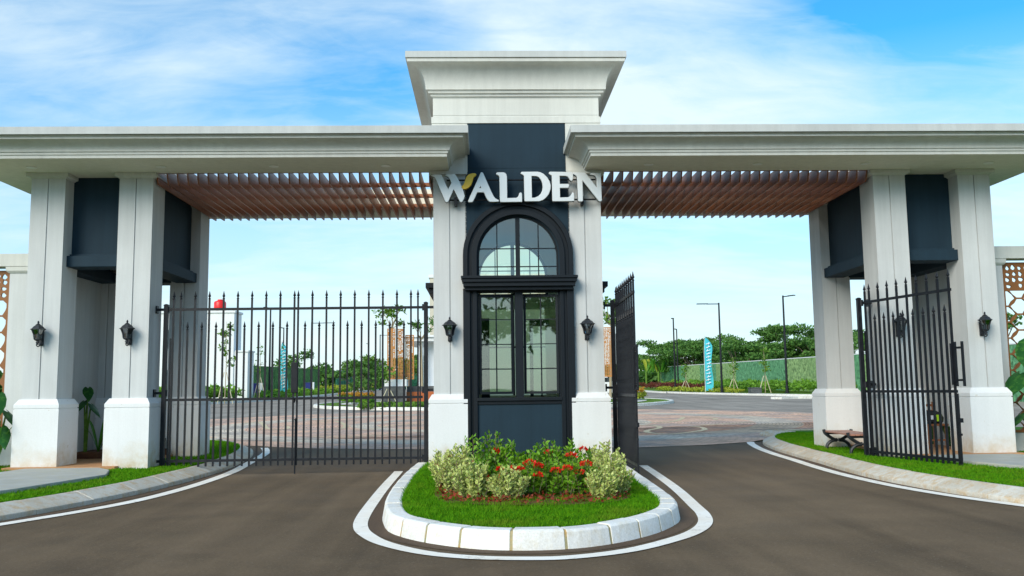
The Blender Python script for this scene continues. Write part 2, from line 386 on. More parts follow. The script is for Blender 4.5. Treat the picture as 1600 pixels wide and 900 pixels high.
def ribbon(name, P, w, dz, mat, flat=None, closed=False, parent=None, kind='structure', wobble=0.0):
    P = [Vector(p[:2]) for p in P]; A = offset_path(P, w/2, closed); B = offset_path(P, -w/2, closed); n = len(P)
    v = [(p.x, p.y, (gz(p.y) if flat is None else flat)+dz) for q in zip(A, B) for p in q]
    f = [(2*i, 2*i+1, 2*((i+1) % n)+1, 2*((i+1) % n)) for i in range(n if closed else n-1)]
    mb = MB(); mb.add(v, f); o = mb.build(name, mat, parent)
    me = o.data
    if me.polygons and me.polygons[0].normal.z < 0: me.flip_normals()
    if kind and not parent: o['kind'] = kind
    return o
def resample(P, step):
    P = [Vector(p[:2]) for p in P]; L = [0]
    for a, b in zip(P, P[1:]): L.append(L[-1]+(b-a).length)
    n = max(2, round(L[-1]/step)); out = []
    for k in range(n+1):
        s = L[-1]*k/n; i = max(j for j in range(len(L)) if L[j] <= s+1e-9); i = min(i, len(P)-2)
        out.append(P[i].lerp(P[i+1], (s-L[i])/max(1e-9, L[i+1]-L[i])))
    return out
def kerb(name, path, prof_in, prof_out, step, mat, gap=.008, mortar='mortar', far=False):
    """kerb stones along a path; prof = list of (offset from inner line, height above road)"""
    root = bpy.data.objects.new(name, None); COL.objects.link(root); root['kind'] = 'structure'
    c = path[len(path)//2]; root.location = (c[0], c[1], gz(c[1]))
    oz = root.location
    P = resample(path, step/4); m = len(P)-1; N = offset_path(P, 1.0)
    dirs = [n-p for n, p in zip(N, P)]
    prof = prof_out
    k = 0; idx = list(range(0, m, 4))
    def section(i, shift, sc=0.0):
        p = P[i]; d = dirs[i]; b = gz(p.y)
        if shift:
            j = min(max(i+(1 if shift > 0 else -1), 0), m); tt = (P[j]-p); p = p+tt.normalized()*abs(shift) if tt.length > 1e-6 else p
        return [(p.x+d.x*(o+(sc if 0 < a < len(prof)-1 else 0))-oz.x, p.y+d.y*(o)-oz.y, b+h-oz.z) for a, (o, h) in enumerate(prof)]
    for a in idx:
        b = min(a+4, m)
        if b-a < 2: continue
        mb = MB(); rows = [section(i, (gap if i == a else (-gap if i == b else 0))) for i in range(a, b+1)]
        q = len(prof); jit = random.uniform(-.004, .004)
        v = [(x, y, z+(jit if z > 0.02 else 0)) for row in rows for x, y, z in row]
        f = [(r*q+c2, r*q+c2+1, (r+1)*q+c2+1, (r+1)*q+c2) for r in range(len(rows)-1) for c2 in range(q-1)]
        f += [tuple(range(q))[::-1], tuple((len(rows)-1)*q+c2 for c2 in range(q))]
        mb.add(v, f); mb.build('kerb_stone', mat, root, bevel=0 if far else .006)
    if mortar:
        mb = MB(); q = len(prof)
        pr2 = [(o+(.006 if o < .1 else -.006), max(h-.008, -.02)) for o, h in prof]
        v = []
        for i in range(m+1):
            p = P[i]; d = dirs[i]; b = gz(p.y); v += [(p.x+d.x*o-oz.x, p.y+d.y*o-oz.y, b+h-oz.z) for o, h in pr2]
        f = [(r*q+c2, r*q+c2+1, (r+1)*q+c2+1, (r+1)*q+c2) for r in range(m) for c2 in range(q-1)]
        mb.add(v, f); mb.build('mortar', mortar, root)
    return root
def npmesh(name, V, F):
    """V (n,3), F (m,k) -> mesh, fast"""
    me = bpy.data.meshes.new(name); n, (m, k) = len(V), F.shape
    me.vertices.add(n); me.vertices.foreach_set('co', np.ascontiguousarray(V, dtype=np.float32).ravel())
    me.loops.add(m*k); me.loops.foreach_set('vertex_index', F.astype(np.int32).ravel())
    me.polygons.add(m); me.polygons.foreach_set('loop_start', np.arange(0, m*k, k, dtype=np.int32)); me.polygons.foreach_set('loop_total', np.full(m, k, dtype=np.int32))
    me.update(calc_edges=True); return me
def unit(a): return a/np.maximum(np.linalg.norm(a, axis=1, keepdims=True), 1e-9)
def leaves(P, L, Wd, D=None, up=.3, fold=.15):
    """leaf faces (folded rhombus) at points P, length L, width Wd, direction D"""
    n = len(P); P = np.asarray(P, float)
    if D is None: D = rng.normal(size=(n, 3)); D[:, 2] = D[:, 2]*.6+up
    D = unit(D+rng.normal(size=(n, 3))*.05); Sd = unit(np.cross(D, rng.normal(size=(n, 3)))); N = np.cross(D, Sd)
    L = (L*rng.uniform(.7, 1.3, n))[:, None]; w = (Wd*rng.uniform(.75, 1.25, n))[:, None]
    V = np.stack([P, P+D*L*.5+Sd*w*.5+N*L*fold, P+D*L, P+D*L*.5-Sd*w*.5+N*L*fold], 1).reshape(-1, 3)
    return V, (np.arange(n)*4)[:, None]+np.array([0, 1, 2, 3])
def joinVF(parts):
    Vs, Fs, k = [], [], 0
    for V, F in parts: Vs.append(V); Fs.append(F+k); k += len(V)
    return np.concatenate(Vs), np.concatenate(Fs)
def ball_pts(n, c, r, shell=.55):
    d = unit(rng.normal(size=(n, 3))); q = rng.uniform(shell, 1, n)**.6
    return np.array(c)+d*q[:, None]*np.array(r)
def in_poly(X, Y, poly):
    ins = np.zeros(len(X), bool); n = len(poly)
    for i in range(n):
        x1, y1 = poly[i][:2]; x2, y2 = poly[(i+1) % n][:2]
        c = ((y1 > Y) != (y2 > Y)) & (X < (x2-x1)*(Y-y1)/((y2-y1) if y2 != y1 else 1e-9)+x1); ins ^= c
    return ins
def grass(name, label, poly, z, density, h=.035, avoid=None, wid=.006):
    xs = [p[0] for p in poly]; ys = [p[1] for p in poly]
    n = int((max(xs)-min(xs))*(max(ys)-min(ys))*density)
    X = rng.uniform(min(xs), max(xs), n); Y = rng.uniform(min(ys), max(ys), n); k = in_poly(X, Y, poly)
    for av in (avoid or []): k &= ~in_poly(X, Y, av)
    X, Y = X[k], Y[k]; n = len(X)
    a = rng.uniform(0, 2*np.pi, n); hh = h*rng.uniform(.4, 1.5, n)*(1+.35*np.sin(X*9+Y*4)*np.sin(Y*11-X*5)); le = rng.normal(size=(n, 2))*.5*hh[:, None]
    zz = np.full(n, z) if not callable(z) else z(Y)
    dx, dy = np.cos(a)*wid, np.sin(a)*wid
    V = np.stack([np.stack([X-dx, Y-dy, zz-.002], 1), np.stack([X+dx, Y+dy, zz-.002], 1), np.stack([X+le[:, 0], Y+le[:, 1], zz+hh], 1)], 1).reshape(-1, 3)
    o = link(name, npmesh(name, V, (np.arange(n)*3)[:, None]+np.array([0, 1, 2])), 'blade')
    return tag(o, label, 'grass', kind='stuff')
def curve_shape(name, loops, depth, bevel=0.0):
    """flat shape with holes (loops in x,z) filled, extruded along y"""
    cu = bpy.data.curves.new(name, 'CURVE'); cu.dimensions = '2D'; cu.fill_mode = 'BOTH'; cu.extrude = depth/2; cu.bevel_depth = bevel; cu.bevel_resolution = 1
    for lp in loops:
        sp = cu.splines.new('POLY'); sp.points.add(len(lp)-1); sp.use_cyclic_u = True
        for p, q in zip(sp.points, lp): p.co = (q[0], q[1], 0, 1)
    ob = bpy.data.objects.new(name, cu); COL.objects.link(ob); bpy.context.view_layer.update()
    me = bpy.data.meshes.new_from_object(ob.evaluated_get(bpy.context.evaluated_depsgraph_get())); bpy.data.objects.remove(ob); bpy.data.curves.remove(cu)
    me.name = name; me.transform(Matrix.Rotation(R(90), 4, 'X')); me.materials.clear(); return me

# ================================================================== the ground
def rect(x0, x1, y0, y1): return [(x0, y0), (x1, y0), (x1, y1), (x0, y1)]
tag(sheet('ground', rect(-1500, 1500, -1200, 2600), -.03, 'ground_green'), kind='structure')
PAVE_NEAR = [(-5.54, 7.2), (-4.4, 6.5), (-3.35, 6.16), (-2.0, 5.8), (0, 5.5), (2.8, 5.37), (4.2, 5.85), (5.52, 6.6)]
tag(sheet('road', [(-45, -60), (45, -60), (45, 9.5), (8.0, 8.9), (5.7, 6.7)]+PAVE_NEAR[::-1][1:]+[(-5.9, 7.6), (-8.2, 9.2), (-45, 9.8)], 0, 'asphalt'), kind='structure')
circ = [(13.3*math.cos(a), 17.0+13.3*math.sin(a)) for a in [2*math.pi*i/96 for i in range(96)]]
tag(sheet('far_road', [(-60, 8.7), (60, 8.7), (60, 45), (30, 45.5), (23.9, 47.2), (22.1, 50), (20.9, 53.6), (18.0, 62.6), (16.6, 70), (15.9, 80), (15.9, 170), (-16.9, 170), (-16.9, 80), (-17.3, 68), (-16.9, 60.5), (-18.8, 51.7), (-22, 44), (-30, 38), (-60, 36)], .004, 'asphalt_far'), kind='structure')
tag(sheet('paving_circle', [(p[0], p[1]) for p in circ if p[1] > 9]+[(-9.9, 8.2), (-7.5, 8.2), (-5.9, 7.6)]+PAVE_NEAR+[(5.9, 7.1), (7.5, 8.6), (9.9, 8.4)], .008, 'paving'), kind='structure')
# cream outlines set in the block paving
CURVES = [[(4.0, 14.4), (4.67, 14.12), (4.62, 12.76), (4.02, 11.47), (3.90, 10.5), (4.24, 9.76), (4.81, 10.2), (5.61, 11.4), (5.85, 12.65), (5.66, 13.37)],
          [(7.43, 17.3), (7.68, 18.4), (7.3, 19.45), (6.8, 19.5), (6.6, 18.7), (6.0, 16.9), (5.3, 15.9), (4.2, 15.6)],
          [(8.19, 15.24), (7.72, 15.05), (6.75, 14.31), (6.08, 13.75)], [(9.48, 19.86), (8.7, 20.45), (7.8, 20.97)],
          [(-9.35, 19.3), (-9.0, 20.1), (-8.32, 18.11), (-7.51, 15.3), (-6.91, 14.93), (-7.0, 15.9), (-7.32, 16.98)],
          [(-5.24, 10.77), (-4.31, 10.57), (-3.17, 11.15)], [(-6.75, 19.55), (-6.2, 20.3), (-5.27, 16.87), (-5.1, 14.9), (-5.66, 14.27)],
          [(-4.6, 13.7), (-4.2, 14.0), (-3.96, 14.8), (-3.5, 16.4), (-2.0, 18.0)], [(-2.6, 12.4), (-1, 11.6), (.6, 12), (1.5, 13.2), (3.2, 13.0)], [(-1.5, 20), (.4, 21.4), (2.4, 20.6), (3.2, 18.9)]]
for c in CURVES: ribbon('paving_line', smooth_path([(x, y) for x, y in c], 6), .17, .014, 'paving_line')

# ---- the middle island with its white kerb stones
ISL_OUT = [(-1.66, .35), (-1.70, -1.6), (-1.68, -3.4), (-1.62, -4.6), (-1.53, -5.3), (-1.41, -5.79), (-1.16, -6.22), (-.86, -6.53), (-.58, -6.72), (-.24, -6.80), (.12, -6.77), (.46, -6.60), (.81, -6.27), (1.10, -5.86), (1.35, -5.30), (1.45, -4.6), (1.50, -3.4), (1.56, -1.6), (1.60, .35)]
path = smooth_path(ISL_OUT, 5)
inner = offset_path(path, .21)
k = kerb('island_kerb', [tuple(p) for p in inner], None, [(-.0, -.03), (-.0, .145), (-.025, .158), (-.15, .158), (-.175, .14), (-.205, -.03)], .37, 'kerb_white', gap=.012)
isl_poly = [(p.x, p.y) for p in inner]
tag(sheet('island_lawn', [(p[0]*1.02, p[1]) for p in isl_poly], 0, 'lawn', cuts=(), flat=-.012), kind='structure')
grass('grass', 'short bright green grass on the white-kerbed island before the booth', isl_poly, -.01, 6500, .034)
LINE = [(-1.93, .5), (-1.92, .16), (-1.90, -1.5), (-1.86, -3.14), (-1.80, -4.7), (-1.72, -5.45), (-1.58, -5.95), (-1.38, -6.38), (-1.05, -6.80), (-.68, -7.04), (-.26, -7.14), (.12, -7.12), (.61, -6.86), (1.08, -6.36), (1.36, -5.93), (1.55, -5.45), (1.66, -4.9), (1.72, -4.3), (1.87, -2.64), (1.98, -.8), (2.06, .9)]
ribbon('road_line', smooth_path(LINE, 5), .14, .008, 'line_paint')
ribbon('road_silt', smooth_path([(x*.955, y*.985+.03) for x, y in ISL_OUT[:]] and [(p.x, p.y) for p in offset_path(path, -.05)][::4], 4), .17, .004, 'silt')

# ---- verges at both sides
LIN = [(-6.4, -6.6), (-5.95, -5.0), (-5.66, -4.0), (-5.43, -3.1), (-5.27, -2.2), (-5.17, -1.1), (-5.12, .2), (-5.16, 1.6), (-5.35, 3.4), (-5.60, 4.8), (-5.98, 6.1), (-6.6, 7.3), (-7.4, 8.1), (-9.2, 8.9), (-30, 9.3)]
RIN = [(6.1, -6.6), (5.65, -5.2), (5.38, -4.3), (5.19, -3.4), (5.08, -2.4), (5.06, -1.4), (5.12, -.4), (5.24, .8), (5.36, 2.4), (5.52, 4.0), (5.85, 5.8), (6.35, 7.1), (7.1, 8.1), (8.6, 8.95), (30, 9.4)]
for nm, P, sgn, n_ in (('verge', LIN, 1, 'left'), ('verge', RIN, -1, 'right')):
    sp = smooth_path(P, 5)
    poly = [(p.x, p.y) for p in sp]+[(-30*sgn, -6.6)]
    tag(sheet(nm, [(x, y) for x, y in poly], 0, 'lawn', cuts=(), flat=-.004), kind='structure')
    pk = sp if sgn > 0 else sp[::-1]
    kp = [tuple(p) for p in sp[:int(len(sp)*.93)]]
    # flared concrete kerb, outer side towards the road
    out = -1 if sgn > 0 else 1
    kerb('kerb', kp, None, [(0, -.03), (0, .15), (out*.05, .148), (out*.23, .075), (out*.27, .055), (out*.275, -.03)], .9, 'kerb_concrete', gap=.004)
    gp = [(x, y) for x, y in poly if y < 7.5]
LL = [(-5.75, -5.6), (-5.30, -4.6), (-4.98, -3.8), (-4.74, -2.9), (-4.62, -1.7), (-4.60, -.3), (-4.66, 1.0), (-4.82, 2.4), (-5.02, 4.2), (-5.2, 5.4), (-5.42, 6.3), (-5.6, 6.9)]
RL = [(5.50, -5.6), (5.12, -4.7), (4.82, -3.72), (4.64, -2.6), (4.60, -1.1), (4.68, .3), (4.80, 1.6), (4.90, 2.9), (5.08, 4.4), (5.35, 5.9), (5.52, 6.6)]
for L_ in (LL, RL): ribbon('road_line', smooth_path(L_, 6), .165, .008, 'line_paint')
for P_, s_ in ((LIN, 1), (RIN, -1)): ribbon('road_silt', offset_path(smooth_path(P_[:11], 5), -.36*s_), .18, .004, 'silt')

# tower floors and concrete footpaths
PATH_L = [(-6.30, -.34), (-5.98, -.75), (-5.72, -1.5), (-6.05, -3.2), (-6.9, -5.6), (-8.6, -5.6), (-7.7, -2.6), (-7.4, -.34)]
PATH_R = [(-x, y) for x, y in PATH_L]
for nm, P, sg in (('footpath', PATH_L, 1), ('footpath', [(6.35, -.25), (6.22, -.8), (6.30, -1.6), (6.95, -3.4), (8.2, -5.6), (9.6, -5.6), (8.3, -2.4), (7.6, -.25)], -1)):
    mb = MB().prism(P, -.06, .05); o = mb.build(nm, 'path_concrete', bevel=.012); o['kind'] = 'structure'
for sg, xi, xo in ((-1, 5.62, 7.8), (1, 5.64, 7.9)):
    mb = MB().box(sg*(xi+.50), sg*xo, -.22, 3.1, -.1, .05); o = mb.build('tower_floor', 'terracotta', bevel=.006); o['kind'] = 'structure'
def clip_y(P, a, b): return [(x, min(max(y, a), b)) for x, y in P]
for sg, P, side, av in ((1, LIN, 'left', PATH_L), (-1, RIN, 'right', None)):
    sp = [(p.x, p.y) for p in smooth_path(P, 5) if p.y < 7.9]
    grass('grass', 'green grass of the verge round the feet of the %s gate tower' % side, sp+[(-9.6*sg, 7.9), (-9.6*sg, -6.5)], 0, 2600, .026,
          avoid=[av or [(6.35, -.25), (6.22, -.8), (6.30, -1.6), (6.95, -3.4), (8.2, -5.6), (9.6, -5.6), (8.3, -2.4), (7.6, -.25)], rect(*sorted((-sg*6.1, -sg*7.8)), -.22, 3.1)], wid=.008)

# ================================================================== gate house
def shaft(root, x0, x1, y0, y1, z0, z1, name='shaft', parent=None):
    xm, ym, g = (x0+x1)/2, (y0+y1)/2, .009
    mb = MB().box(x0, xm-g, y0, y1, z0, z1).box(xm+g, x1, y0, y1, z0, z1).box(xm-g-.01, xm+g+.01, y0+.02, y1-.02, z0, z1)
    return mb.build(name, 'plaster_grey', parent or root)
def pillar(root, x0, x1, y0, y1, ztop=4.56, cap=True, z0=0.0, trim=(0, 0)):
    x0, x1 = min(x0, x1), max(x0, x1); t0, t1 = trim
    p = shaft(root, x0, x1, y0, y1, 1.0, ztop, 'pillar')
    w = .078
    mb = MB().sweep_rect(x0+t0, x1-t1, y0, y1, [(w, z0-.12), (w, .915), (w-.012, .918), (w-.012, .93), (w, .933), (w, .985), (w-.052, 1.068), (-.02, 1.071)])
    mb.build('plinth', 'plaster_white', p)
    if cap: MB().sweep_rect(x0+t0*.6, x1-t1*.6, y0, y1, [(-.01, 4.525), (.012, 4.53), (.03, 4.545), (.062, 4.553), (.064, 4.607)]).build('capital', 'cornice_white', p)
    return p
for side, sg, xi, xo, yo in (('left', -1, 5.76, 7.13, 0.0), ('right', 1, 5.80, 7.20, .05)):
    T = thing('gate_tower', 'pale grey four-pillared gate tower at the %s end of the entrance canopy' % side, 'gate tower', (sg*6.7, 1.4, 0))
    T.location = (0, 0, 0); w = .528; yr = 2.42+yo
    for x in (xi, xo):
        for y in (yo, yr): pillar(T, sg*x, sg*(x+w), y, y+w)
    a, b = xi+w, xo
    # dark panels between the pillars, each over a ledge
    def dark(name, m, sub):
        q = m.build(name, 'navy_paint', T); sub.build('ledge', 'navy_paint', q, bevel=.008)
    def ledge_x(x0, x1, y0, y1): return MB().box(x0, x1, y0, y1, 3.14, 3.31).box(min(x0, x1)+.0, max(x0, x1), y0+.05, y1, 3.31, 3.36)
    dark('dark_panel', MB().box(sg*(a-.01), sg*(b+.01), yo+.30, yo+.42, 3.33, 4.606), MB().box(sg*(a-.02), sg*(b+.02), yo+.14, yo+.55, 3.14, 3.315).box(sg*(a-.01), sg*(b+.01), yo+.24, yo+.5, 3.317, 3.355))
    dark('dark_panel', MB().box(sg*(a-.01), sg*(b+.01), yr+.10, yr+.22, 3.33, 4.606), MB().box(sg*(a-.02), sg*(b+.02), yr-.05, yr+.38, 3.14, 3.315))
    dark('dark_panel', MB().box(sg*(xi+.17), sg*(xi+.29), yo+w-.01, yr+.01, 3.33, 4.606), MB().box(sg*(xi+.05), sg*(xi+.42), yo+w-.02, yr+.02, 3.14, 3.315).box(sg*(xi+.12), sg*(xi+.35), yo+w-.01, yr+.01, 3.317, 3.355))
    dark('dark_panel', MB().box(sg*(xo+.24), sg*(xo+.36), yo+w-.01, yr+.01, 3.33, 4.606), MB().box(sg*(xo+.10), sg*(xo+.45), yo+w-.02, yr+.02, 3.14, 3.315))
    MB().box(sg*(xo+w-.13), sg*(xo+w-.012), yo+w-.01, yr+.01, -.1, 3.15).build('side_wall', 'plaster_grey', T)

# ---- canopies: moulded roof slab with an opening filled by the timber slats
ZS = 4.61
def cornice_prof(z0, dz, H, ov):
    P = [(0, z0), (0, z0+.045), (.018, z0+.05), (.018, z0+.085), (.04, z0+.09)]
    for k in range(9):
        u = k/8; P.append((.04+.20*(1-math.cos(u*math.pi/2)), z0+.095+.125*u**.8 if False else z0+.092+.13*math.sin(u*math.pi/2)))
    P += [(.252, z0+.226), (.252, z0+.262), (.285, z0+.266), (.285, z0+.272), (.325, z0+.275), (.325, z0+.385)]
    return P
for side, sg, xe, yo in (('left', -1, 8.42, 0.0), ('right', 1, 8.45, .04)):
    C = thing('entrance_canopy', 'long white moulded canopy roof reaching from the booth to the %s gate tower' % side, 'canopy')
    x0, x1, y0, y1 = sorted((sg*1.08, sg*xe))[0], sorted((sg*1.08, sg*xe))[1], -.94, 3.90
    P = cornice_prof(ZS, 0, 0, 0)
    MB().sweep_rect(x0, x1, y0, y1, P[:-2], cap=False).build('cornice', 'cornice_white', C, smooth=True, angle=25)
    MB().sweep_rect(x0, x1, y0, y1, P[-2:], cap=False).sweep_rect(x0, x1, y0, y1, [(.284, P[-2][1]+.001), (.325, P[-2][1])], cap=False).build('coping', 'coping_white', C)
    hx0, hx1 = sorted((sg*1.345, sg*5.74)); hy0, hy1 = .03, 3.0
    mb = MB()
    for z, d in ((ZS, 0.0), (ZS+.384, .325)):
        X = [x0-d, hx0, hx1, x1+d]; Y = [y0-d, hy0, hy1, y1+d]
        for i in range(3):
            for j in range(3):
                if (i, j) != (1, 1): mb.add([(X[i], Y[j], z), (X[i+1], Y[j], z), (X[i+1], Y[j+1], z), (X[i], Y[j+1], z)], [(0, 1, 2, 3)])
    mb.add([(x, y, z) for z in (ZS, ZS+.384) for x, y in ((hx0, hy0), (hx1, hy0), (hx1, hy1), (hx0, hy1))], [(i, (i+1) % 4, 4+(i+1) % 4, 4+i) for i in range(4)])
    me = mb.mesh('soffit'); link('soffit', me, 'soffit_grey', C)
    for k in range(4):
        x = sg*(2.05+k*1.72+(.25 if k > 2 else 0)); MB().lathe([(.075, -.012), (.075, .004), (.05, .004)], 16, (x, -.42, ZS)).build('downlight', 'downlight', C)
    G = thing('pergola', 'brown timber slat ceiling between the booth and the %s gate tower' % side, 'pergola', group='slatted timber ceilings of the canopy')
    n = 28; xa, xb = 1.40, 5.72
    prof = [(.04, 4.67), (.035, 4.60), (.07, 4.50), (.11, 4.44), (3.22, 4.44), (3.24, 4.60), (2.99, 4.605), (2.99, 4.67)]
    me = None
    for k in range(n):
        x = sg*(xb-(xb-xa)*k/(n-1))
        if me is None:
            mb = MB(); m_ = len(prof); v = [(-.011, y, z-4.6) for y, z in prof]+[(.011, y, z-4.6) for y, z in prof]
            mb.add(v, [tuple(range(m_)), tuple(range(m_, 2*m_))[::-1]]+[(i, (i+1) % m_, m_+(i+1) % m_, m_+i) for i in range(m_)]); me = mb.mesh('slat')
        link('slat', me, 'pergola_wood', G, (x, yo, 4.6))
    for y in (.10, 1.15, 2.05, 2.93): MB().box(sg*1.36, sg*5.735, y-.03+yo*.4, y+.03+yo*.4, 4.625, 4.69).build('purlin', 'pergola_wood', G)

# ---- the guard booth
B = thing('guard_booth', 'central guard booth with arched window, dark frame and tall white crown', 'guard booth')
for sg in (-1, 1):
    for y in (0.0, 2.42):
        x0, x1 = sorted((sg*.815, sg*1.338)); pillar(B, x0, x1, y, y+.528, trim=(.072, 0) if sg > 0 else (0, .072))
        MB().box(sg*.79, sg*1.36, y-.008, y+.54, 4.6, 5.40).build('upper_pier', 'cornice_white', B)
    m = MB()
    for (ya, yb, za, zb_) in ((.52, .85, -.1, 5.0), (2.10, 2.43, -.1, 5.0), (.85, 2.10, -.1, 1.0), (.85, 2.10, 2.62, 2.95), (.85, 2.10, 3.85, 5.0)): m.box(sg*1.10, sg*1.25, ya, yb, za, zb_)
    m.build('side_wall', 'plaster_grey', B)
    for za, zb_ in ((1.0, 2.62), (2.95, 3.85)):
        m = MB(); xx = sg*1.17
        for y_ in (.87, 1.475, 2.08): m.box(xx-.02, xx+.02, y_-.022, y_+.022, za, zb_)
        for z_ in (za+.02, (za+zb_)/2, zb_-.02): m.box(xx-.018, xx+.018, .85, 2.10, z_-.015, z_+.015)
        q = m.build('side_window', 'frame_paint', B)
        for ya, yb in ((.893, 1.452), (1.498, 2.057)): MB().box(xx-.003, xx+.003, ya, yb, za+.035, zb_-.035).build('pane', 'window_glass', q)
    MB().box(sg*1.16, sg*1.50, .545, 2.40, 2.80, 2.885).box(sg*1.15, sg*1.45, .60, 2.35, 2.71, 2.80).build('side_ledge', 'frame_paint', B, bevel=.006)
# arch openings front and rear
def arch_pts(r, zc, zb, n=28, x=0.0):
    return [(x-r, zb)]+[(x-r*math.cos(math.pi*k/n), zc+r*math.sin(math.pi*k/n)) for k in range(n+1)]+[(x+r, zb)]
ZC = 3.24
for y, nm in ((.05, 'front_wall'), (2.80, 'rear_wall')):
    me = curve_shape(nm, [[(-.83, -.05), (.83, -.05), (.83, 5.42), (-.83, 5.42)], arch_pts(.645, ZC, 2.88)[::-1], [(-.655, .98), (-.655, 2.70), (.655, 2.70), (.655, .98)]], .10)
    o = link(nm, me, 'navy_paint', B, (0, y, 0))
MB().box(-.80, .80, -.004, .10, 4.66, 4.72).build('panel_band', 'navy_paint', B)
me = curve_shape('room_lining', [[(-1.09, 0), (1.09, 0), (1.09, 4.9), (-1.09, 4.9)], arch_pts(.66, ZC, 2.88)[::-1], [(-.60, 1.02), (-.60, 2.62), (.60, 2.62), (.60, 1.02)]], .04); link('room_lining', me, 'room_wall', B, (0, 2.72, 0))
me = curve_shape('room_lining', [[(-1.09, 0), (1.09, 0), (1.09, 4.9), (-1.09, 4.9)], arch_pts(.66, ZC, 2.88)[::-1], [(-.67, .97), (-.67, 2.72), (.67, 2.72), (.67, .97)]], .03); link('room_lining', me, 'room_wall', B, (0, .125, 0))
m = MB()
for sg in (-1, 1):
    for (ya, yb, za, zb_) in ((.14, .85, 0, 4.9), (2.10, 2.7, 0, 4.9), (.85, 2.10, 0, 1.0), (.85, 2.10, 2.62, 2.95), (.85, 2.10, 3.85, 4.9)): m.box(sg*1.085, sg*1.097, ya, yb, za, zb_)
m.box(-1.09, 1.09, .14, 2.7, 4.9, 4.93).box(-1.09, 1.09, .14, 2.7, -.02, .02).build('room_lining', 'room_wall', B)
MB().box(-.60, -.45, 2.60, 2.69, .02, 2.45).box(.30, .66, 2.62, 2.69, 2.30, 2.42).box(.30, .36, 2.62, 2.69, 1.0, 2.30).box(.50, .53, 2.64, 2.69, 1.0, 2.30).build('room_cabinet', 'navy_paint', B)
MB().box(-.62, .62, 2.765, 2.775, 1.0, 2.64).build('added_glow_pane', 'glow_translucent', B)  # pane added at the rear so daylight glows through and pales the room
MB().box(-.02, .02, 2.74, 2.76, 1.0, 2.64).box(-.62, .62, 2.742, 2.758, 1.9, 1.93).build('glow_pane_bars', 'frame_paint', B)  # bars across the added glowing pane
# arch surround and frames
for r0, r1, ya, yb in ((.655, .735, -.075, .01), (.735, .80, -.045, .01), (.80, .865, -.095, .01)):
    me = curve_shape('arch_surround', [arch_pts(r1, ZC, 2.89), arch_pts(r0, ZC, 2.89)], yb-ya, .006); link('arch_surround', me, 'frame_paint', B, (0, (ya+yb)/2, 0))
for sg in (-1, 1):
    m = MB().box(sg*.655, sg*.715, -.05, .06, -.02, 2.72).box(sg*.715, sg*.765, -.025, .06, -.02, 2.71).box(sg*.765, sg*.872, -.075, .06, -.02, 2.715)
    m.build('window_jamb', 'frame_paint', B, bevel=.004)
m = MB().box(-.90, .925, -.26, .04, 2.855, 2.895).box(-.885, .91, -.235, .04, 2.80, 2.855).box(-.865, .885, -.20, .04, 2.735, 2.80).box(-.84, .86, -.14, .04, 2.68, 2.735)
m.build('window_hood', 'frame_paint', B, bevel=.004)
MB().box(-.665, .665, -.06, .16, .955, 1.005).box(-.66, .66, -.03, .08, .90, .955).build('window_sill', 'frame_paint', B, bevel=.004)
MB().box(-.655, .655, -.012, .03, 0.0, .90).build('apron_panel', 'navy_paint', B)
def bars(mb, x0, x1, z0, z1, xs, zs, fr, br, y0, y1):
    mb.box(x0, x0+fr, y0, y1, z0, z1).box(x1-fr, x1, y0, y1, z0, z1).box(x0+fr, x1-fr, y0, y1, z0, z0+fr).box(x0+fr, x1-fr, y0, y1, z1-fr, z1)
    for x in xs: mb.box(x-br, x+br, y0+.006, y1-.006, z0+fr, z1-fr)
    for z in zs: mb.box(x0+fr, x1-fr, y0+.009, y1-.009, z-br*.8, z+br*.8)
def casement(hx, sg, ang, y):
    """opening casement: hinge line at local x=0"""
    fr = bpy.data.objects.new('casement', None); COL.objects.link(fr); fr.parent = B; fr.location = (hx, y, 0); fr.rotation_euler = (0, 0, ang)
    w = .55; z0, z1 = 1.06, 2.62; zs = [z0+(z1-z0)*k/4 for k in (1, 2, 3)]
    m = MB(); a, b = (0, w) if sg > 0 else (-w, 0); bars(m, a, b, z0, z1, [(a+b)/2], zs, .038, .009, -.018, .018); m.build('casement_frame', 'frame_paint', fr)
    me = None
    for i in range(2):
        for j in range(4):
            x = a+.02+i*(w-.04)/2; zz = z0+.02+j*(z1-z0-.04)/4
            MB().box(x+.003, x+(w-.04)/2-.003, -.003, .003, zz+.003, zz+(z1-z0-.04)/4-.003).build('pane', 'window_glass', fr)
casement(-.625, 1, R(9), .035); casement(.625, -1, R(-8), .035)
MB().box(-.055, .07, -.01, .12, 1.005, 2.68).box(-.655, -.63, 0, .12, 1.0, 2.69).box(.63, .655, 0, .12, 1.0, 2.69).box(-.655, .655, .0, .12, 2.655, 2.69).build('window_frame', 'frame_paint', B)
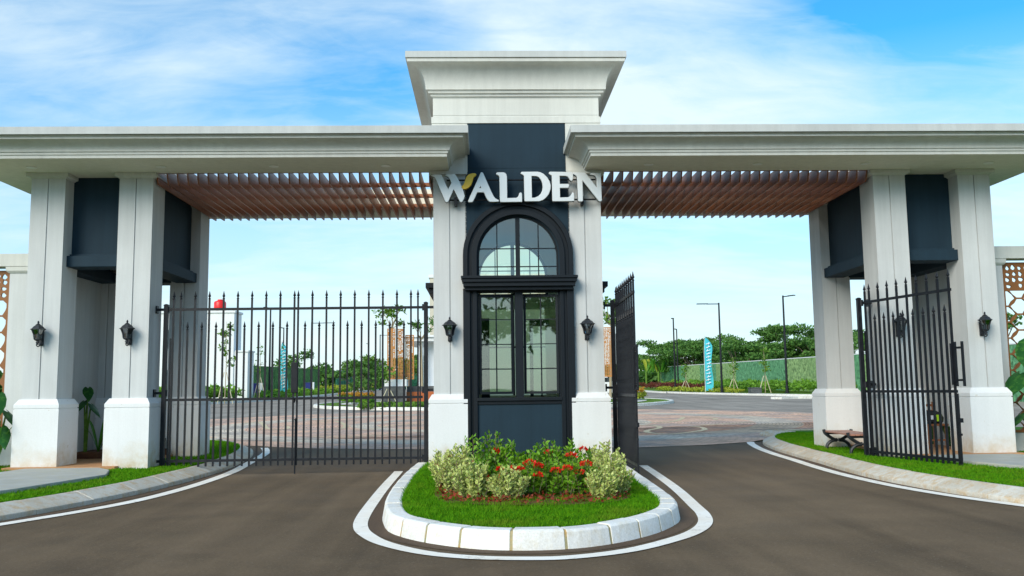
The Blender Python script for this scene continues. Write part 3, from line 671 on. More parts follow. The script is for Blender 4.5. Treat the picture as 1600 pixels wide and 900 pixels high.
def arch_window(y, nm):
    q = bpy.data.objects.new(nm, None); COL.objects.link(q); q.parent = B; q.location = (0, y, 0)
    me = curve_shape('arch_frame', [arch_pts(.652, ZC, 2.885), [(-.615, 2.92)]+arch_pts(.615, ZC, 2.92)[1:-1]+[(.615, 2.92)]], .05); link('arch_frame', me, 'frame_paint', q)
    m = MB().box(-.035, .035, -.026, .026, 2.90, 3.86)
    for x in (-.33, .33): m.box(x-.009, x+.009, -.015, .015, 2.9, ZC+math.sqrt(.62**2-.33**2))
    for z in (3.07, 3.36): dx = .62 if z < ZC else math.sqrt(.62**2-(z-ZC)**2); m.box(-dx, dx, -.013, .013, z-.008, z+.008)
    m.build('glazing_bars', 'frame_paint', q)
    xs = [-.63, -.33, 0, .33, .63]; zs = [2.90, 3.07, 3.36, 3.87]
    for i in range(4):
        for j in range(3):
            pts = []
            a, b, c, d = xs[i]+.004, xs[i+1]-.004, zs[j]+.004, zs[j+1]-.004
            N = 6; rim = [(a+(b-a)*k/N, c) for k in range(N+1)]+[(a+(b-a)*k/N, d) for k in range(N, -1, -1)]
            for x, z in rim:
                lim = ZC+math.sqrt(max(0, .63**2-x*x)); pts.append((x, min(z, max(lim, c+.001))))
            o = MB().add([(x, 0, z) for x, z in pts], [tuple(range(len(pts)))]).build('pane', 'window_glass', q)
arch_window(.05, 'arched_window'); arch_window(2.80, 'rear_arched_window')
# crown over the booth
ZB = 5.40
MB().sweep_rect(-1.365, 1.365, -.02, 2.97, [(0, ZB), (0, ZB+.10), (-.025, ZB+.11), (-.025, ZB+.14)]).build('crown_base', 'cornice_white', B)
P = [(0, ZB+.135), (0, ZB+.43), (.035, ZB+.44), (.035, ZB+.475), (.075, ZB+.485), (.075, ZB+.52), (.11, ZB+.53)]
MB().sweep_rect(-1.34, 1.34, 0, 2.95, P[:2], cap=False).build('crown_wall', 'cornice_white', B)
Q = P[1:]
for k in range(1, 11):
    u = k/10; Q.append((.11+.20*(1-math.cos(u*math.pi/2)), ZB+.53+.36*math.sin(u*math.pi/2)))
Q += [(.325, ZB+.892), (.385, ZB+.895), (.392, ZB+.94), (.375, ZB+.944), (.375, ZB+.954), (.412, ZB+.955)]
MB().sweep_rect(-1.34, 1.34, 0, 2.95, Q, cap=False).build('crown_cornice', 'cornice_white', B, smooth=True, angle=25)
MB().sweep_rect(-1.34, 1.34, 0, 2.95, [(.412, ZB+.955), (.412, ZB+1.055)]).build('crown_coping', 'coping_white', B)

# ---- sign letters
SG = thing('name_sign', 'large silver serif letters WALDEN with a gold leaf on the booth front', 'sign', (0, -.2, 4.3))
def zp(pts, ox): return [((ox+x/14.06-808.5)*.01012, (291.5-(260+y/14.06))*.0105) for x, y in pts]
LET = {'letter_w': (672, [[(45, 182), (110, 170), (250, 168), (285, 240), (345, 375), (405, 498), (480, 345), (452, 270), (420, 215), (345, 180), (400, 162), (545, 160), (590, 220), (650, 330), (700, 440), (735, 545), (757, 625), (742, 680), (712, 738), (685, 755), (660, 738), (590, 600), (525, 465), (460, 610), (402, 735), (375, 755), (345, 738), (250, 520), (165, 320), (135, 250), (100, 200)]]),
       'letter_a': (672, [[(843, 740), (870, 670), (980, 440), (1105, 165), (1122, 135), (1140, 125), (1160, 138), (1175, 165), (1260, 360), (1350, 560), (1385, 630), (1425, 685), (1505, 728), (1495, 748), (1400, 752), (1310, 748), (1270, 715), (1240, 665), (1185, 545), (1035, 545), (985, 650), (940, 742), (915, 755), (860, 755)], [(1105, 400), (1070, 468), (1140, 468)]]),
       'letter_l': (768, [[(110, 152), (125, 134), (145, 130), (260, 130), (300, 142), (322, 168), (335, 220), (335, 685), (540, 680), (575, 662), (597, 625), (612, 580), (640, 565), (655, 580), (660, 620), (662, 755), (200, 757), (187, 742), (180, 220), (172, 200), (150, 182), (118, 168)]]),
       'letter_d': (768, [[(650, 142), (668, 122), (1010, 120), (1070, 130), (1140, 165), (1220, 240), (1270, 325), (1293, 410), (1288, 490), (1250, 590), (1190, 665), (1120, 720), (1040, 744), (735, 744), (724, 730), (720, 205), (710, 185), (680, 168)], [(875, 200), (875, 680), (950, 678), (1030, 645), (1085, 590), (1118, 520), (1130, 440), (1120, 350), (1090, 280), (1045, 228), (990, 204)]]),
       'letter_e': (850, [[(115, 142), (138, 122), (600, 130), (635, 148), (635, 220), (628, 290), (602, 315), (575, 292), (555, 250), (520, 212), (480, 202), (340, 200), (340, 385), (530, 385), (548, 405), (530, 460), (340, 460), (340, 678), (530, 674), (575, 650), (600, 610), (618, 572), (642, 570), (652, 600), (650, 745), (195, 747), (182, 735), (180, 210), (170, 188), (130, 168)]]),
       'letter_n': (850, [[(640, 152), (660, 136), (880, 140), (920, 160), (1165, 482), (1167, 260), (1150, 222), (1110, 190), (1030, 172), (1060, 150), (1250, 152), (1257, 735), (1240, 755), (1215, 755), (1190, 735), (840, 290), (842, 740), (820, 755), (760, 755), (748, 740), (735, 235), (722, 205), (690, 182)]]),
       'gold_leaf': (672, [[(690, 432), (735, 400), (762, 350), (785, 270), (815, 210), (860, 168), (930, 148), (990, 148), (1012, 165), (1000, 190), (965, 215), (945, 250), (925, 320), (900, 385), (850, 440), (790, 470), (720, 478), (700, 465)]])}
for nm, (ox, lps) in LET.items():
    o = link(nm, curve_shape(nm, [zp(l, ox) for l in lps], .05, .005), 'gold_panel' if 'gold' in nm else 'sign_metal', SG)
    link('letter_back', curve_shape('letter_back', [zp(l, ox) for l in lps], .02, .008), 'sign_side', o, (0, .035, 0))
for z in (.135, -.185): MB().tube([(-1.12, .07, z), (1.25, .07, z)], .013, 6).build('rail', 'black_metal', SG)
for x in (-.98, 1.03): MB().box(x-.02, x+.02, .05, .20, -.27, -.14).build('bracket', 'black_metal', SG)
for x in (-.98, 1.03): MB().box(x-.02, x+.02, .05, .20, .11, .2).build('bracket', 'black_metal', SG)

# ---- wall lanterns
def lantern():
    t_ = thing('wall_lantern', 'x', 'wall lantern', group='black lanterns on the pillar fronts')
    MB().box(-.035, .035, -.022, 0, -.17, .05).box(-.028, .028, -.030, -.022, -.15, .03).build('back_plate', 'cast_iron', t_, bevel=.004)
    a = [(0, -.02, -.10), (0, -.05, -.155), (0, -.10, -.185), (0, -.15, -.175), (0, -.155, -.14), (0, -.125, -.135), (0, -.115, -.16)]
    MB().tube([tuple(p) for p in smooth_path([Vector(q) for q in a], 4)], .009, 6).build('scroll_arm', 'cast_iron', t_, smooth=True)
    MB().lathe([(.012, -.145), (.03, -.125), (.018, -.105), (.055, -.085), (.06, -.07)], 6, (0, -.13, 0)).build('base_cup', 'cast_iron', t_)
    m = MB()
    for k in range(6):
        c, s = math.cos(k*math.pi/3), math.sin(k*math.pi/3)
        m.tube([(.056*c, -.13+.056*s, -.075), (.068*c, -.13+.068*s, 0), (.10*c, -.13+.10*s, .075)], .007, 5)
    m.build('cage', 'cast_iron', t_)
    MB().lathe([(.050, -.072), (.062, 0), (.092, .073)], 6, (0, -.13, 0)).build('lamp_glass', 'lamp_glass', t_)
    MB().lathe([(.012, -.07), (.018, -.03), (.02, .0), (.008, .02)], 8, (0, -.13, 0)).build('bulb', 'white_plastic', t_, smooth=True)
    MB().lathe([(.122, .072), (.122, .08), (.10, .09), (.075, .12), (.045, .138), (.045, .145)], 6, (0, -.13, 0)).build('roof', 'cast_iron', t_)
    MB().lathe([(.03, .143), (.034, .152), (.018, .160), (.012, .175), (.018, .185), (.008, .205), (.001, .21)], 8, (0, -.13, 0)).build('finial', 'cast_iron', t_, smooth=True)
    return t_
LAMPS = [(-7.39, 0, 'black lantern on the outer front pillar of the left gate tower'), (-6.04, 0, 'black lantern on the inner front pillar of the left gate tower'),
         (-1.08, 0, 'black lantern on the left pillar of the booth'), (1.07, 0, 'black lantern on the right pillar of the booth'),
         (6.06, .05, 'black lantern on the right tower pillar, seen behind the open gate leaf'), (7.42, .05, 'black lantern on the outer front pillar of the right gate tower')]
l0 = lantern()
for k, (x, y, lb) in enumerate(LAMPS):
    if k == 0: l0.location = (x, y-.001, 2.06); l0['label'] = lb
    else: copy_tree(l0, (x, y-.001, 2.06), 0, lb)

# ---- gate leaves
def gate_leaf(label, lock=True):
    t_ = thing('gate_leaf', label, 'gate', group='black spiked gate leaves')
    n = 18; W_ = 2.0; sp = (W_-.09)/(n-1)
    for z in (2.46, 1.03, .08): MB().box(.0, W_+.02, -.014, .014, z-.02, z+.02).build('rail', 'black_metal', t_)
    MB().box(.03, .05, -.015, .015, -.0, 2.0).build('stile', 'black_metal', t_)
    ml = MB().box(-.0135, .0135, -.0135, .0135, -.01, 2.62).mesh('bar'); ms = MB().box(-.0135, .0135, -.0135, .0135, -.01, 2.13).mesh('bar')
    mf = MB().lathe([(.012, 0), (.023, .008), (.013, .022), (.011, .03), (.024, .05), (.015, .075), (.004, .125), (.001, .135)], 8).mesh('finial', smooth=True)
    for k in range(n):
        long_ = (k == 0) or (k % 2 == 1); x = .075+k*sp
        b_ = link('bar', ml if long_ else ms, 'black_metal', t_, (x, 0, 0)); link('finial', mf, 'black_metal', b_, (0, 0, 2.62 if long_ else 2.13))
    return t_, W_
def gate_extras(t_, W_):
    for z in (2.46, 1.14, .08):
        MB().tube([(-.02, 0, z-.05), (-.02, 0, z+.05)], .03, 10).build('hinge', 'black_metal', t_)
gl, GW = gate_leaf('closed left half of the left gate, hinged at the left tower'); gate_extras(gl, GW)
HL = (-5.56, .30, 0); HR = (-1.53, .30, 0)
gl.location = HL; gl.rotation_euler = (0, 0, 0)
g2 = copy_tree(gl, HR, math.pi, 'closed right half of the left gate, hinged at the booth')
g3 = copy_tree(gl, (1.575, .27, 0), R(-91.0), 'open gate leaf swung out beside the booth, seen nearly edge-on')
g4 = copy_tree(gl, (5.60, .26, 0), R(-77.5), 'open gate leaf swung out in front of the right gate tower')
def pull(t_, x, sidez=1):
    MB().box(x-.012, x+.088, -.04, .04, 1.12, 1.60).build('lock_box', 'black_metal', t_, bevel=.006)
    MB().tube([(x+.01, -.05, 1.03), (x+.04, -.07, 1.03), (x+.06, -.05, 1.0), (x+.04, -.03, .97)], .012, 6).build('latch', 'black_metal', t_)
# closed pair: one box over the meeting stiles, drop bolt below
pull(gl, 1.965); MB().tube([(2.03, -.03, -.14), (2.03, -.03, .72)], .012, 8).tube([(2.03, -.03, .70), (2.03, -.09, .70)], .01, 6).build('drop_bolt', 'black_metal', gl)
for t_ in (g3, g4):
    for x in (2.03, 2.17): MB().box(x-.014, x+.014, -.014, .014, 1.10, 1.72).build('stile', 'black_metal', t_)
    MB().box(1.99, 2.18, -.01, .01, 1.62, 1.65).box(1.99, 2.18, -.01, .01, 1.17, 1.20).build('grip', 'black_metal', t_)
    MB().box(1.96, 1.995, -.03, .03, 1.12, 1.70).build('lock_box', 'black_metal', t_)
    MB().tube([(2.03, 0, -.13), (2.03, 0, 1.0)], .011, 8).box(1.98, 2.06, -.01, .01, .42, .45).box(2.01, 2.08, -.02, .02, .60, .66).build('drop_bolt', 'black_metal', t_)
POSTS = [(-5.60, .30, -1, 'black gate post beside the left tower, carrying the closed gate'), (-1.478, .30, 1, 'black gate post on the left side of the booth'),
         (1.53, .30, -1, 'black gate post on the right side of the booth'), (5.56, .30, 1, 'black gate post beside the right tower, carrying the open gate')]
def gate_post(x, y, sg, lb):
    t_ = thing('gate_post', lb, 'gate post', (x, y, 0), 0, 'black gate posts')
    MB().box(-.032, .032, -.032, .032, 0, 2.52).sweep_rect(-.032, .032, -.032, .032, [(.004, 2.52), (.004, 2.535), (-.02, 2.55)]).build('post', 'black_metal', t_, bevel=.003)
    for z in (2.46, 1.14, .08):
        MB().box(sg*.03, sg*(.21 if abs(x) > 3 else .14), -.018, .018, z-.02, z+.02).box(sg*(.135 if abs(x) > 3 else .125), sg*(.155 if abs(x) > 3 else .14), -.045, .045, z-.06, z+.06).build('bracket', 'black_metal', t_)
for p in POSTS: gate_post(*p)

# ---- benches
def bench(loc, rz, lb):
    t_ = thing('park_bench', lb, 'bench', loc, rz, 'backless benches inside the towers')
    L_, Wb, H = 1.45, .46, .325
    for k in range(6):
        x = -Wb/2+.04+k*(Wb-.08)/5; MB().box(x-.033, x+.034, -L_/2, L_/2, H-.028, H).build('slat', 'bench_wood', t_, bevel=.004)
    for y in (-L_/2+.10, L_/2-.10):
        m = MB()
        for s in (-1, 1):
            a = [(s*.245, y, H+.02), (s*.22, y, H-.05), (s*.10, y, H-.14), (s*.02, y, H-.18)]
            m.tube([tuple(p) for p in smooth_path([Vector(q) for q in a], 5)], .029, 8)
            a = [(s*.01, y, H-.16), (s*.12, y, H-.19), (s*.19, y, H-.25), (s*.205, y, 0.0)]
            m.tube([tuple(p) for p in smooth_path([Vector(q) for q in a], 5)], .029, 8)
        m.box(-.245, .245, y-.025, y+.025, H-.068, H-.0285); m.build('leg', 'cast_iron', t_, smooth=True)
    return t_
bench((5.76, 1.45, .0), R(-3), 'slatted bench with curved iron legs inside the right gate tower')
bench((-6.45, 1.62, .0), R(4), 'slatted bench with curved iron legs inside the left gate tower')
# ---- stool with a bag in the right tower
t_ = thing('wooden_chair', 'small reddish wooden chair in the right gate tower, behind the open gate', 'chair', (7.05, 1.15, .03), R(8))
for x in (-.17, .17):
    for y in (-.16, .16): MB().box(x-.02, x+.02, y-.02, y+.02, 0, .42 if y < 0 else .80).build('leg', 'stool_wood', t_)
MB().box(-.20, .20, -.19, .19, .40, .435).build('seat', 'stool_wood', t_, bevel=.005)
MB().box(-.15, .15, .15, .17, .62, .66).box(-.15, .15, .15, .17, .72, .76).build('backrest', 'stool_wood', t_)
MB().box(-.15, .15, -.17, -.15, .15, .18).build('stretcher', 'stool_wood', t_)
t_ = thing('bag', 'black bag with a bright lime patch lying on the wooden chair', 'bag', (7.05, 1.12, .467), R(8))
m = MB().sweep_rect(-.12, .12, -.08, .08, [(0, 0), (.03, .03), (.035, .10), (.01, .17), (-.05, .22)]); m.build('body', 'bag_fabric', t_, smooth=True, bevel=.01)
MB().box(.02, .11, -.125, -.10, .04, .15).build('patch', 'lime_fabric', t_, bevel=.006)
MB().box(-.11, -.02, -.125, -.10, .07, .14).build('patch', 'white_plastic', t_, bevel=.006)

# ---- side walls with corten lattice screens
def leaf_hole(cx, cz, L_, w, ang, n=10):
    pts = []
    for k in range(n):
        u = k/n; pts.append((u*2-1, math.sin(u*math.pi)*w))
    for k in range(n):
        u = 1-k/n; pts.append((u*2-1, -math.sin(u*math.pi)*w*.55))
    c, s = math.cos(ang), math.sin(ang); return [(cx+(x*c*L_/2-z*s), cz+(x*s*L_/2+z*c)) for x, z in pts]
def lattice(W_, H, dense, seed):
    rd = random.Random(seed); f = .045; loops = [[(0, 0), (W_, 0), (W_, H), (0, H)]]
    zt = H-f; zb = H-dense; nx = max(2, int((W_-2*f)/.105)); nz = max(1, int((zt-zb)/.085)); cw = (W_-2*f)/nx; ch = (zt-zb)/nz
    for i in range(nx):
        for j in range(nz):
            if rd.random() < .10: continue
            cx = f+cw*(i+.5)+rd.uniform(-.1, .1)*cw; cz = zb+ch*(j+.5)+rd.uniform(-.1, .1)*ch
            a, b, ph = cw*rd.uniform(.30, .43), ch*rd.uniform(.28, .42), rd.uniform(0, 3)
            loops.append([(cx+a*math.cos(q)*(1+.18*math.sin(3*q+ph)), cz+b*math.sin(q)*(1+.18*math.cos(2*q+ph))) for q in [-2*math.pi*k/10 for k in range(10)]])
    # open curved cells below
    if zb > .3:
        cx, rz, a, b = .235, .27, .055, .18; ni = int((W_-2*f)/cx)+2
        for i in range(ni):
            zc = zb-.02-rz/2-(rz/2 if i % 2 else 0) + rz
            while zc > f:
                c0 = f+cx*i; k = .90; ring_ = [(-b, 0), (-(a+b)/2-.012, -rz*.27), (-a, -rz/2), (a, -rz/2), ((a+b)/2-.016, -rz*.22), (b, 0), ((a+b)/2+.012, rz*.27), (a, rz/2), (-a, rz/2), (-(a+b)/2+.016, rz*.22)]
                P0 = [(min(max(c0+x*k, f), W_-f), min(max(zc+z*k, f), zb-.025)) for x, z in ring_]
                xs = [p[0] for p in P0]; zs_ = [p[1] for p in P0]
                if max(xs)-min(xs) > .05 and max(zs_)-min(zs_) > .05:
                    Q0 = [P0[0]]
                    for p in P0[1:]:
                        if abs(p[0]-Q0[-1][0])+abs(p[1]-Q0[-1][1]) > .004: Q0.append(p)
                    if len(Q0) > 2: loops.append(Q0[::-1])
                zc -= rz
    return loops
for side, sg, x0 in (('left', -1, 8.31), ('right', 1, 8.24)):
    t_ = thing('side_wall', 'pale beam and pier carrying the lattice screen beside the %s gate tower' % side, 'wall')
    xe = 13.0
    MB().box(sg*7.5, sg*xe, .68, .98, 3.23, 3.44).build('beam', 'cornice_white', t_, bevel=.006)
    for xp in (x0-.42, 11.6):
        q = MB().box(sg*xp, sg*(xp+.42), .74, .95, -.1, 3.13).build('pier', 'plaster_grey', t_)
        MB().sweep_rect(min(sg*xp, sg*(xp+.42)), max(sg*xp, sg*(xp+.42)), .74, .95, [(0, 3.12), (.02, 3.13), (.045, 3.16), (.05, 3.228)]).build('capital', 'cornice_white', q)
    MB().box(sg*(x0-.0), sg*11.6, .76, .93, -.1, .30).build('base_wall', 'plaster_grey', t_)
    W_ = 11.6-x0-.05
    for k in range(2):
        w2 = W_/2-.01; xs_ = sg*(x0+.03+k*(w2+.02)) if sg > 0 else sg*(x0+.03+k*(w2+.02))-w2
        me = curve_shape('lattice_screen', lattice(w2, 2.87, .46, 3+k+(sg > 0)*5), .03)
        o = link('lattice_screen', me, 'dark_corten', None, (xs_, .84, .31))
        tag(o, 'rust brown laser-cut leaf screen, %s bay beside the %s gate tower' % (('inner', 'outer')[k], side), 'screen', 'rust brown leaf pattern screens')

# ================================================================== plants
def stem_leaf(pts, w, n=8, droop=.25):
    """broad leaf blade along a polyline"""
    P = [Vector(p) for p in pts]; m = len(P); v = []; f = []
    for i, p in enumerate(P):
        u = i/(m-1); d = (P[min(i+1, m-1)]-P[max(i-1, 0)]).normalized(); s = d.cross(Vector((0, 0, 1)));
        s = s.normalized() if s.length > 1e-3 else Vector((1, 0, 0)); nn = s.cross(d); ww = w*(math.sin(math.pi*min(1, u*.93+.07))**.7)
        v += [p-s*ww-nn*ww*-droop, p, p+s*ww+nn*ww*droop]
    for i in range(m-1): f += [(3*i, 3*i+1, 3*i+4, 3*i+3), (3*i+1, 3*i+2, 3*i+5, 3*i+4)]
    return v, f
def heart_leaf(base, d, L_, w):
    """elephant-ear blade hanging from base in direction d"""
    d = Vector(d).normalized(); s = d.cross(Vector((0, 0, 1))).normalized(); nn = s.cross(d)
    ol = [(-.18, .30), (-.10, .62), (.08, .86), (.32, .88), (.58, .60), (.82, .26), (1.0, 0)]
    v = [Vector(base)+d*(L_*a)*1.0+s*(w*b)+nn*(.06*L_*(1-(a-.3)**2)-abs(b)*.10*w) for a, b in ol]; v2 = [Vector(base)+d*(L_*a)-s*(w*b)+nn*(.06*L_*(1-(a-.3)**2)-abs(b)*.10*w) for a, b in ol[:-1]]
    mid = [Vector(base)+d*(L_*a)+nn*(.10*L_*(1-(a-.3)**2)) for a in (0, .08, .2, .35, .58, .82)]
    V = v+v2+mid; f = []
    for i in range(5): f.append((i, i+1, 13+i+1, 13+i)); f.append((7+i, 13+i, 13+i+1, 7+i+1))
    f.append((5, 6, 18)); f.append((12, 18, 6))
    return V, f
def ear_plant(loc, lb, specs):
    t_ = thing('elephant_ear_plant', lb, 'plant', loc)
    for az, h, L_, w, lean in specs:
        a = R(az); top = (math.cos(a)*lean, math.sin(a)*lean, h)
        q = MB().tube([(0, 0, 0), (top[0]*.35, top[1]*.35, h*.55), top], [.03, .02, .012], 6).build('stalk', 'light_leaf', t_)
        V, F = heart_leaf(top, (math.cos(a), math.sin(a), -1.15), L_, w); MB().add(V, F).build('leaf', 'big_leaf', t_, smooth=True)
ear_plant((8.38, .28, 0), 'elephant-ear plant with one huge upright leaf beside the right gate tower', [(250, 1.72, .95, .36, .18), (200, 1.25, .5, .25, .3), (310, 1.1, .6, .28, .3), (265, .75, .5, .24, .4), (340, 1.45, .6, .3, .5), (170, .6, .4, .2, .25), (285, .5, .45, .22, .5)])
ear_plant((9.3, .2, 0), 'elephant-ear plant standing farther right before the rust brown screen', [(250, 1.4, .7, .32, .25), (180, 1.0, .55, .28, .35), (320, 1.2, .6, .3, .35), (270, .7, .5, .24, .4)])
ear_plant((-8.08, .18, 0), 'elephant-ear plant at the outer foot of the left gate tower', [(290, 1.10, .6, .15, .2), (350, .85, .45, .12, .12), (240, .98, .55, .18, .35), (200, .7, .5, .18, .4), (310, .62, .42, .13, .2)])
ear_plant((-9.2, .25, 0), 'elephant-ear plant farther left before the rust brown screen', [(290, 1.15, .6, .28, .25), (240, 1.0, .55, .26, .35), (330, .8, .5, .24, .4)])
o = MB().box(-7.52, -6.2, 1.55, 2.33, 0, .16).build('planting_bed', 'soil', bevel=.03); o['kind'] = 'structure'
ear_plant((-7.36, 1.62, .1), 'single-stemmed big-leaf plant inside the left gate tower', [(300, 1.12, .30, .10, .04), (345, .84, .30, .10, .08), (250, .9, .26, .09, .06)])
def strap_plant(loc, lb, specs, mat='banana_leaf'):
    t_ = thing('strap_leaf_plant', lb, 'plant', loc)
    for az, L_, rise, w in specs:
        a = R(az); c, s = math.cos(a), math.sin(a); pts = [(c*L_*u*.9, s*L_*u*.9, rise*math.sin(u*1.9)/math.sin(1.9 if False else 1.57)) for u in [k/8 for k in range(9)]]
        V, F = stem_leaf(pts, w); MB().add(V, F).build('leaf', mat, t_, smooth=True)
strap_plant((-8.0, -.02, 0), 'strap-leaved plant at the outer foot of the left gate tower', [(a, .32, .55+.1*(a%3), .03) for a in range(10, 360, 50)])
strap_plant((-7.16, 1.66, 0.15), 'strap-leaved young plant on the floor between the left tower pillars', [(10, .6, 1.0, .04), (-20, .5, .7, .045), (160, .35, .55, .035), (200, .3, .4, .03), (75, .3, .6, .03), (-5, .8, .62, .03)])
for x, y, s in ((-7.55, .9, 1), (7.6, 2.2, 1.0), (7.6, 1.6, .9)):
    strap_plant((x if x > 0 else -6.55, y if x > 0 else 2.2, 0), 'small dark green plant by the %s' % ('rear wall of the left gate tower' if x < 0 else ('wall behind the wooden chair, farther one' if y > 2 else 'wall behind the wooden chair, nearer one')), [(a, .3*s, .45*s, .05) for a in range(0, 360, 40)], 'big_leaf')

# ---- flower bed before the booth
BED = [(-1.0, -1.6), (-1.12, -3.2), (-1.06, -4.5), (-.85, -4.98), (-.4, -5.15), (.1, -5.22), (.55, -5.15), (.88, -4.85), (1.05, -4.2), (1.08, -3.0), (1.0, -1.6)]
mb = MB(); bp_ = smooth_path([Vector(p) for p in BED], 4)
tag(sheet('flower_bed_soil', [(p.x, p.y) for p in bp_], 0, 'soil', cuts=(), flat=.012), kind='structure')
def shrub(name, lb, cat, loc, r, h, mat, nst, tip, leafL, group, flowers=(), young=0, lower=.15):
    """bush of upright stems with whorls of leaves; flowers: list of (dx,dy,z)"""
    t_ = thing(name, lb, cat, loc, 0, group)
    st = MB(); LP = []; TP = []
    for k in range(nst):
        a = random.uniform(0, 6.283); q = math.sqrt(random.uniform(0, 1)); bx, by = q*r*.5*math.cos(a), q*r*.5*math.sin(a); tx, ty = q*r*math.cos(a)+random.gauss(0, .02), q*r*math.sin(a)+random.gauss(0, .02)
        hh = h*(1-.45*q*q)*random.uniform(.78, 1.12)
        st.tube([(bx, by, 0), ((bx+tx)/2, (by+ty)/2, hh*.55), (tx, ty, hh)], [.006, .004, .003], 4, cap=False)
        m = int(tip*random.uniform(.8, 1.2))
        for j in range(m):
            u = lower+(1-lower)*(j+random.random())/m; LP.append(((bx+(tx-bx)*u), (by+(ty-by)*u), hh*u)); TP.append((tx-bx, ty-by, u))
    st.build('stems', 'bark', t_)
    LP = np.array(LP); n = len(LP); az = rng.uniform(0, 2*np.pi, n); up = .35+.7*np.array(TP)[:, 2]
    D = np.stack([np.cos(az), np.sin(az), up*rng.uniform(.5, 1.3, n)], 1)
    V, F = leaves(LP, leafL, leafL*.5, D); link('foliage', npmesh('foliage', V, F), mat, t_)
    if young:
        k = rng.choice(n, young); k = k[np.argsort(-LP[k, 2])][:max(4, young*2//3)]
        V, F = leaves(LP[k]+[0, 0, .015], leafL*.9, leafL*.4, D[k]); link('young_leaves', npmesh('young_leaves', V, F), 'young_leaf', t_)
    for fx, fy, fz, fr in flowers:
        fr *= 1.15; p = ball_pts(80, (0, 0, 0), (fr, fr, fr*.62), .6); p = p[p[:, 2] > -fr*.25]
        V, F = leaves(p, .026, .02, unit(p)+[0, 0, .3]); link('flower_head', npmesh('flower_head', V, F), 'red_petal', t_, (fx, fy, fz))
    return t_
pos_w = ['leftmost', 'second from left', 'third from left', 'middle', 'third from right', 'second from right', 'rightmost']
for k in range(7):
    x = -.66+k*.215; y = -3.35+random.uniform(-.1, .1)
    shrub('ixora_shrub', 'green-leaved shrub, %s of the back row in the flower bed' % pos_w[k], 'shrub', (x, y, 0), .21, [.60, .60, .50, .46, .54, .50, .45][k], 'ixora_leaf', 22, 26, .066, 'green shrubs in the flower bed', [[], [(.02, -.05, .40, .04)], [], [], [(.0, -.06, .38, .03)], [], [(-.02, -.05, .42, .035)]][k])
FL = [[(-.08, -.15, .22, .04), (.1, -.12, .30, .03)], [(.05, -.14, .30, .045), (-.08, -.12, .22, .035)], [(.0, -.14, .36, .05), (.09, -.14, .24, .035), (-.1, -.1, .3, .03)], [(.08, -.12, .27, .04), (-.1, -.1, .32, .035)], [(.05, -.08, .42, .05), (.0, -.15, .30, .04)], [(.0, -.14, .34, .045), (.06, -.15, .2, .035), (-.08, -.14, .26, .04)]]
pos_f = ['leftmost', 'second from left', 'third from left', 'third from right', 'second from right', 'rightmost']
for k in range(6):
    x = -.48+k*.20; y = -4.45+random.uniform(-.08, .08)
    shrub('ixora_shrub', 'red-flowering green shrub, %s of the front row in the bed' % pos_f[k] if FL[k] else 'flowerless green shrub, %s of the front row in the bed' % pos_f[k], 'shrub', (x, y, 0), .22, .40, 'ixora_leaf', 19, 24, .060, 'green shrubs in the flower bed', FL[k], lower=.12)
for k, (x, y, h, r, lb) in enumerate([(-.84, -4.05, .50, .24, 'tall variegated cream shrub at the left end of the bed'), (-.66, -4.55, .40, .25, 'low variegated cream shrub in the front left of the bed'),
        (-.30, -4.72, .33, .22, 'smallest variegated cream shrub, left of the bed middle'), (.82, -3.80, .50, .24, 'tallest variegated cream shrub behind the right end of the bed'), (.80, -4.40, .42, .24, 'variegated cream shrub at the right front of the bed'), (-.98, -3.4, .50, .22, 'variegated cream shrub hidden behind the tall one at the left end of the bed'), (.66, -4.75, .30, .17, 'lowest variegated cream shrub at the right front edge of the bed')]):
    shrub('variegated_shrub', lb, 'shrub', (x, y, 0), r, h, 'variegated_leaf', 40, 40, .048, 'variegated shrubs in the flower bed', (), young=90 if k in (0, 3) else 40, lower=.04)
P_ = []; n = 1100
X = rng.uniform(-1.05, 1.05, n); Y = rng.uniform(-5.15, -3.6, n); kk = in_poly(X, Y, BED); X, Y = X[kk], Y[kk]
V, F = leaves(np.stack([X, Y, rng.uniform(.01, .055, len(X))], 1), .045, .028)
tag(link('ground_cover', npmesh('ground_cover', V, F), 'red_leaf'), 'low red-leaved ground cover and fallen leaves along the front edge of the bed', 'ground cover', kind='stuff')

# ================================================================== far side: island, road edges, beds
IC = (0.0, 41.0)
def ring(cx, cy, rx, ry, n=72, a0=0, a1=360): return [Vector((cx+rx*math.cos(R(a0+(a1-a0)*k/n)), cy+ry*math.sin(R(a0+(a1-a0)*k/n)))) for k in range(n+(0 if a1-a0 == 360 else 1))]
o = ring(IC[0], IC[1], 10.7, 10.9)
kerb('roundabout_kerb', [tuple(p) for p in ring(IC[0], IC[1], 10.45, 10.65, 96)]+[(10.45, 41.0)], None, [(0, -.02), (0, .15), (-.03, .16), (-.22, .16), (-.25, .13), (-.26, -.02)], 2.0, 'kerb_far', gap=.01, mortar=None, far=True)
def raised(name, P, h, mat, kind='structure'):
    poly = [(p[0], p[1]) for p in P]; s_ = sheet(name, poly, h, mat); s_['kind'] = kind; return s_
raised('roundabout_lawn', ring(IC[0], IC[1], 10.46, 10.66), .13, 'lawn_far')
ribbon('roundabout_path', ring(IC[0], IC[1], 8.6, 8.8), 1.1, .155, 'kerb_far', closed=True)
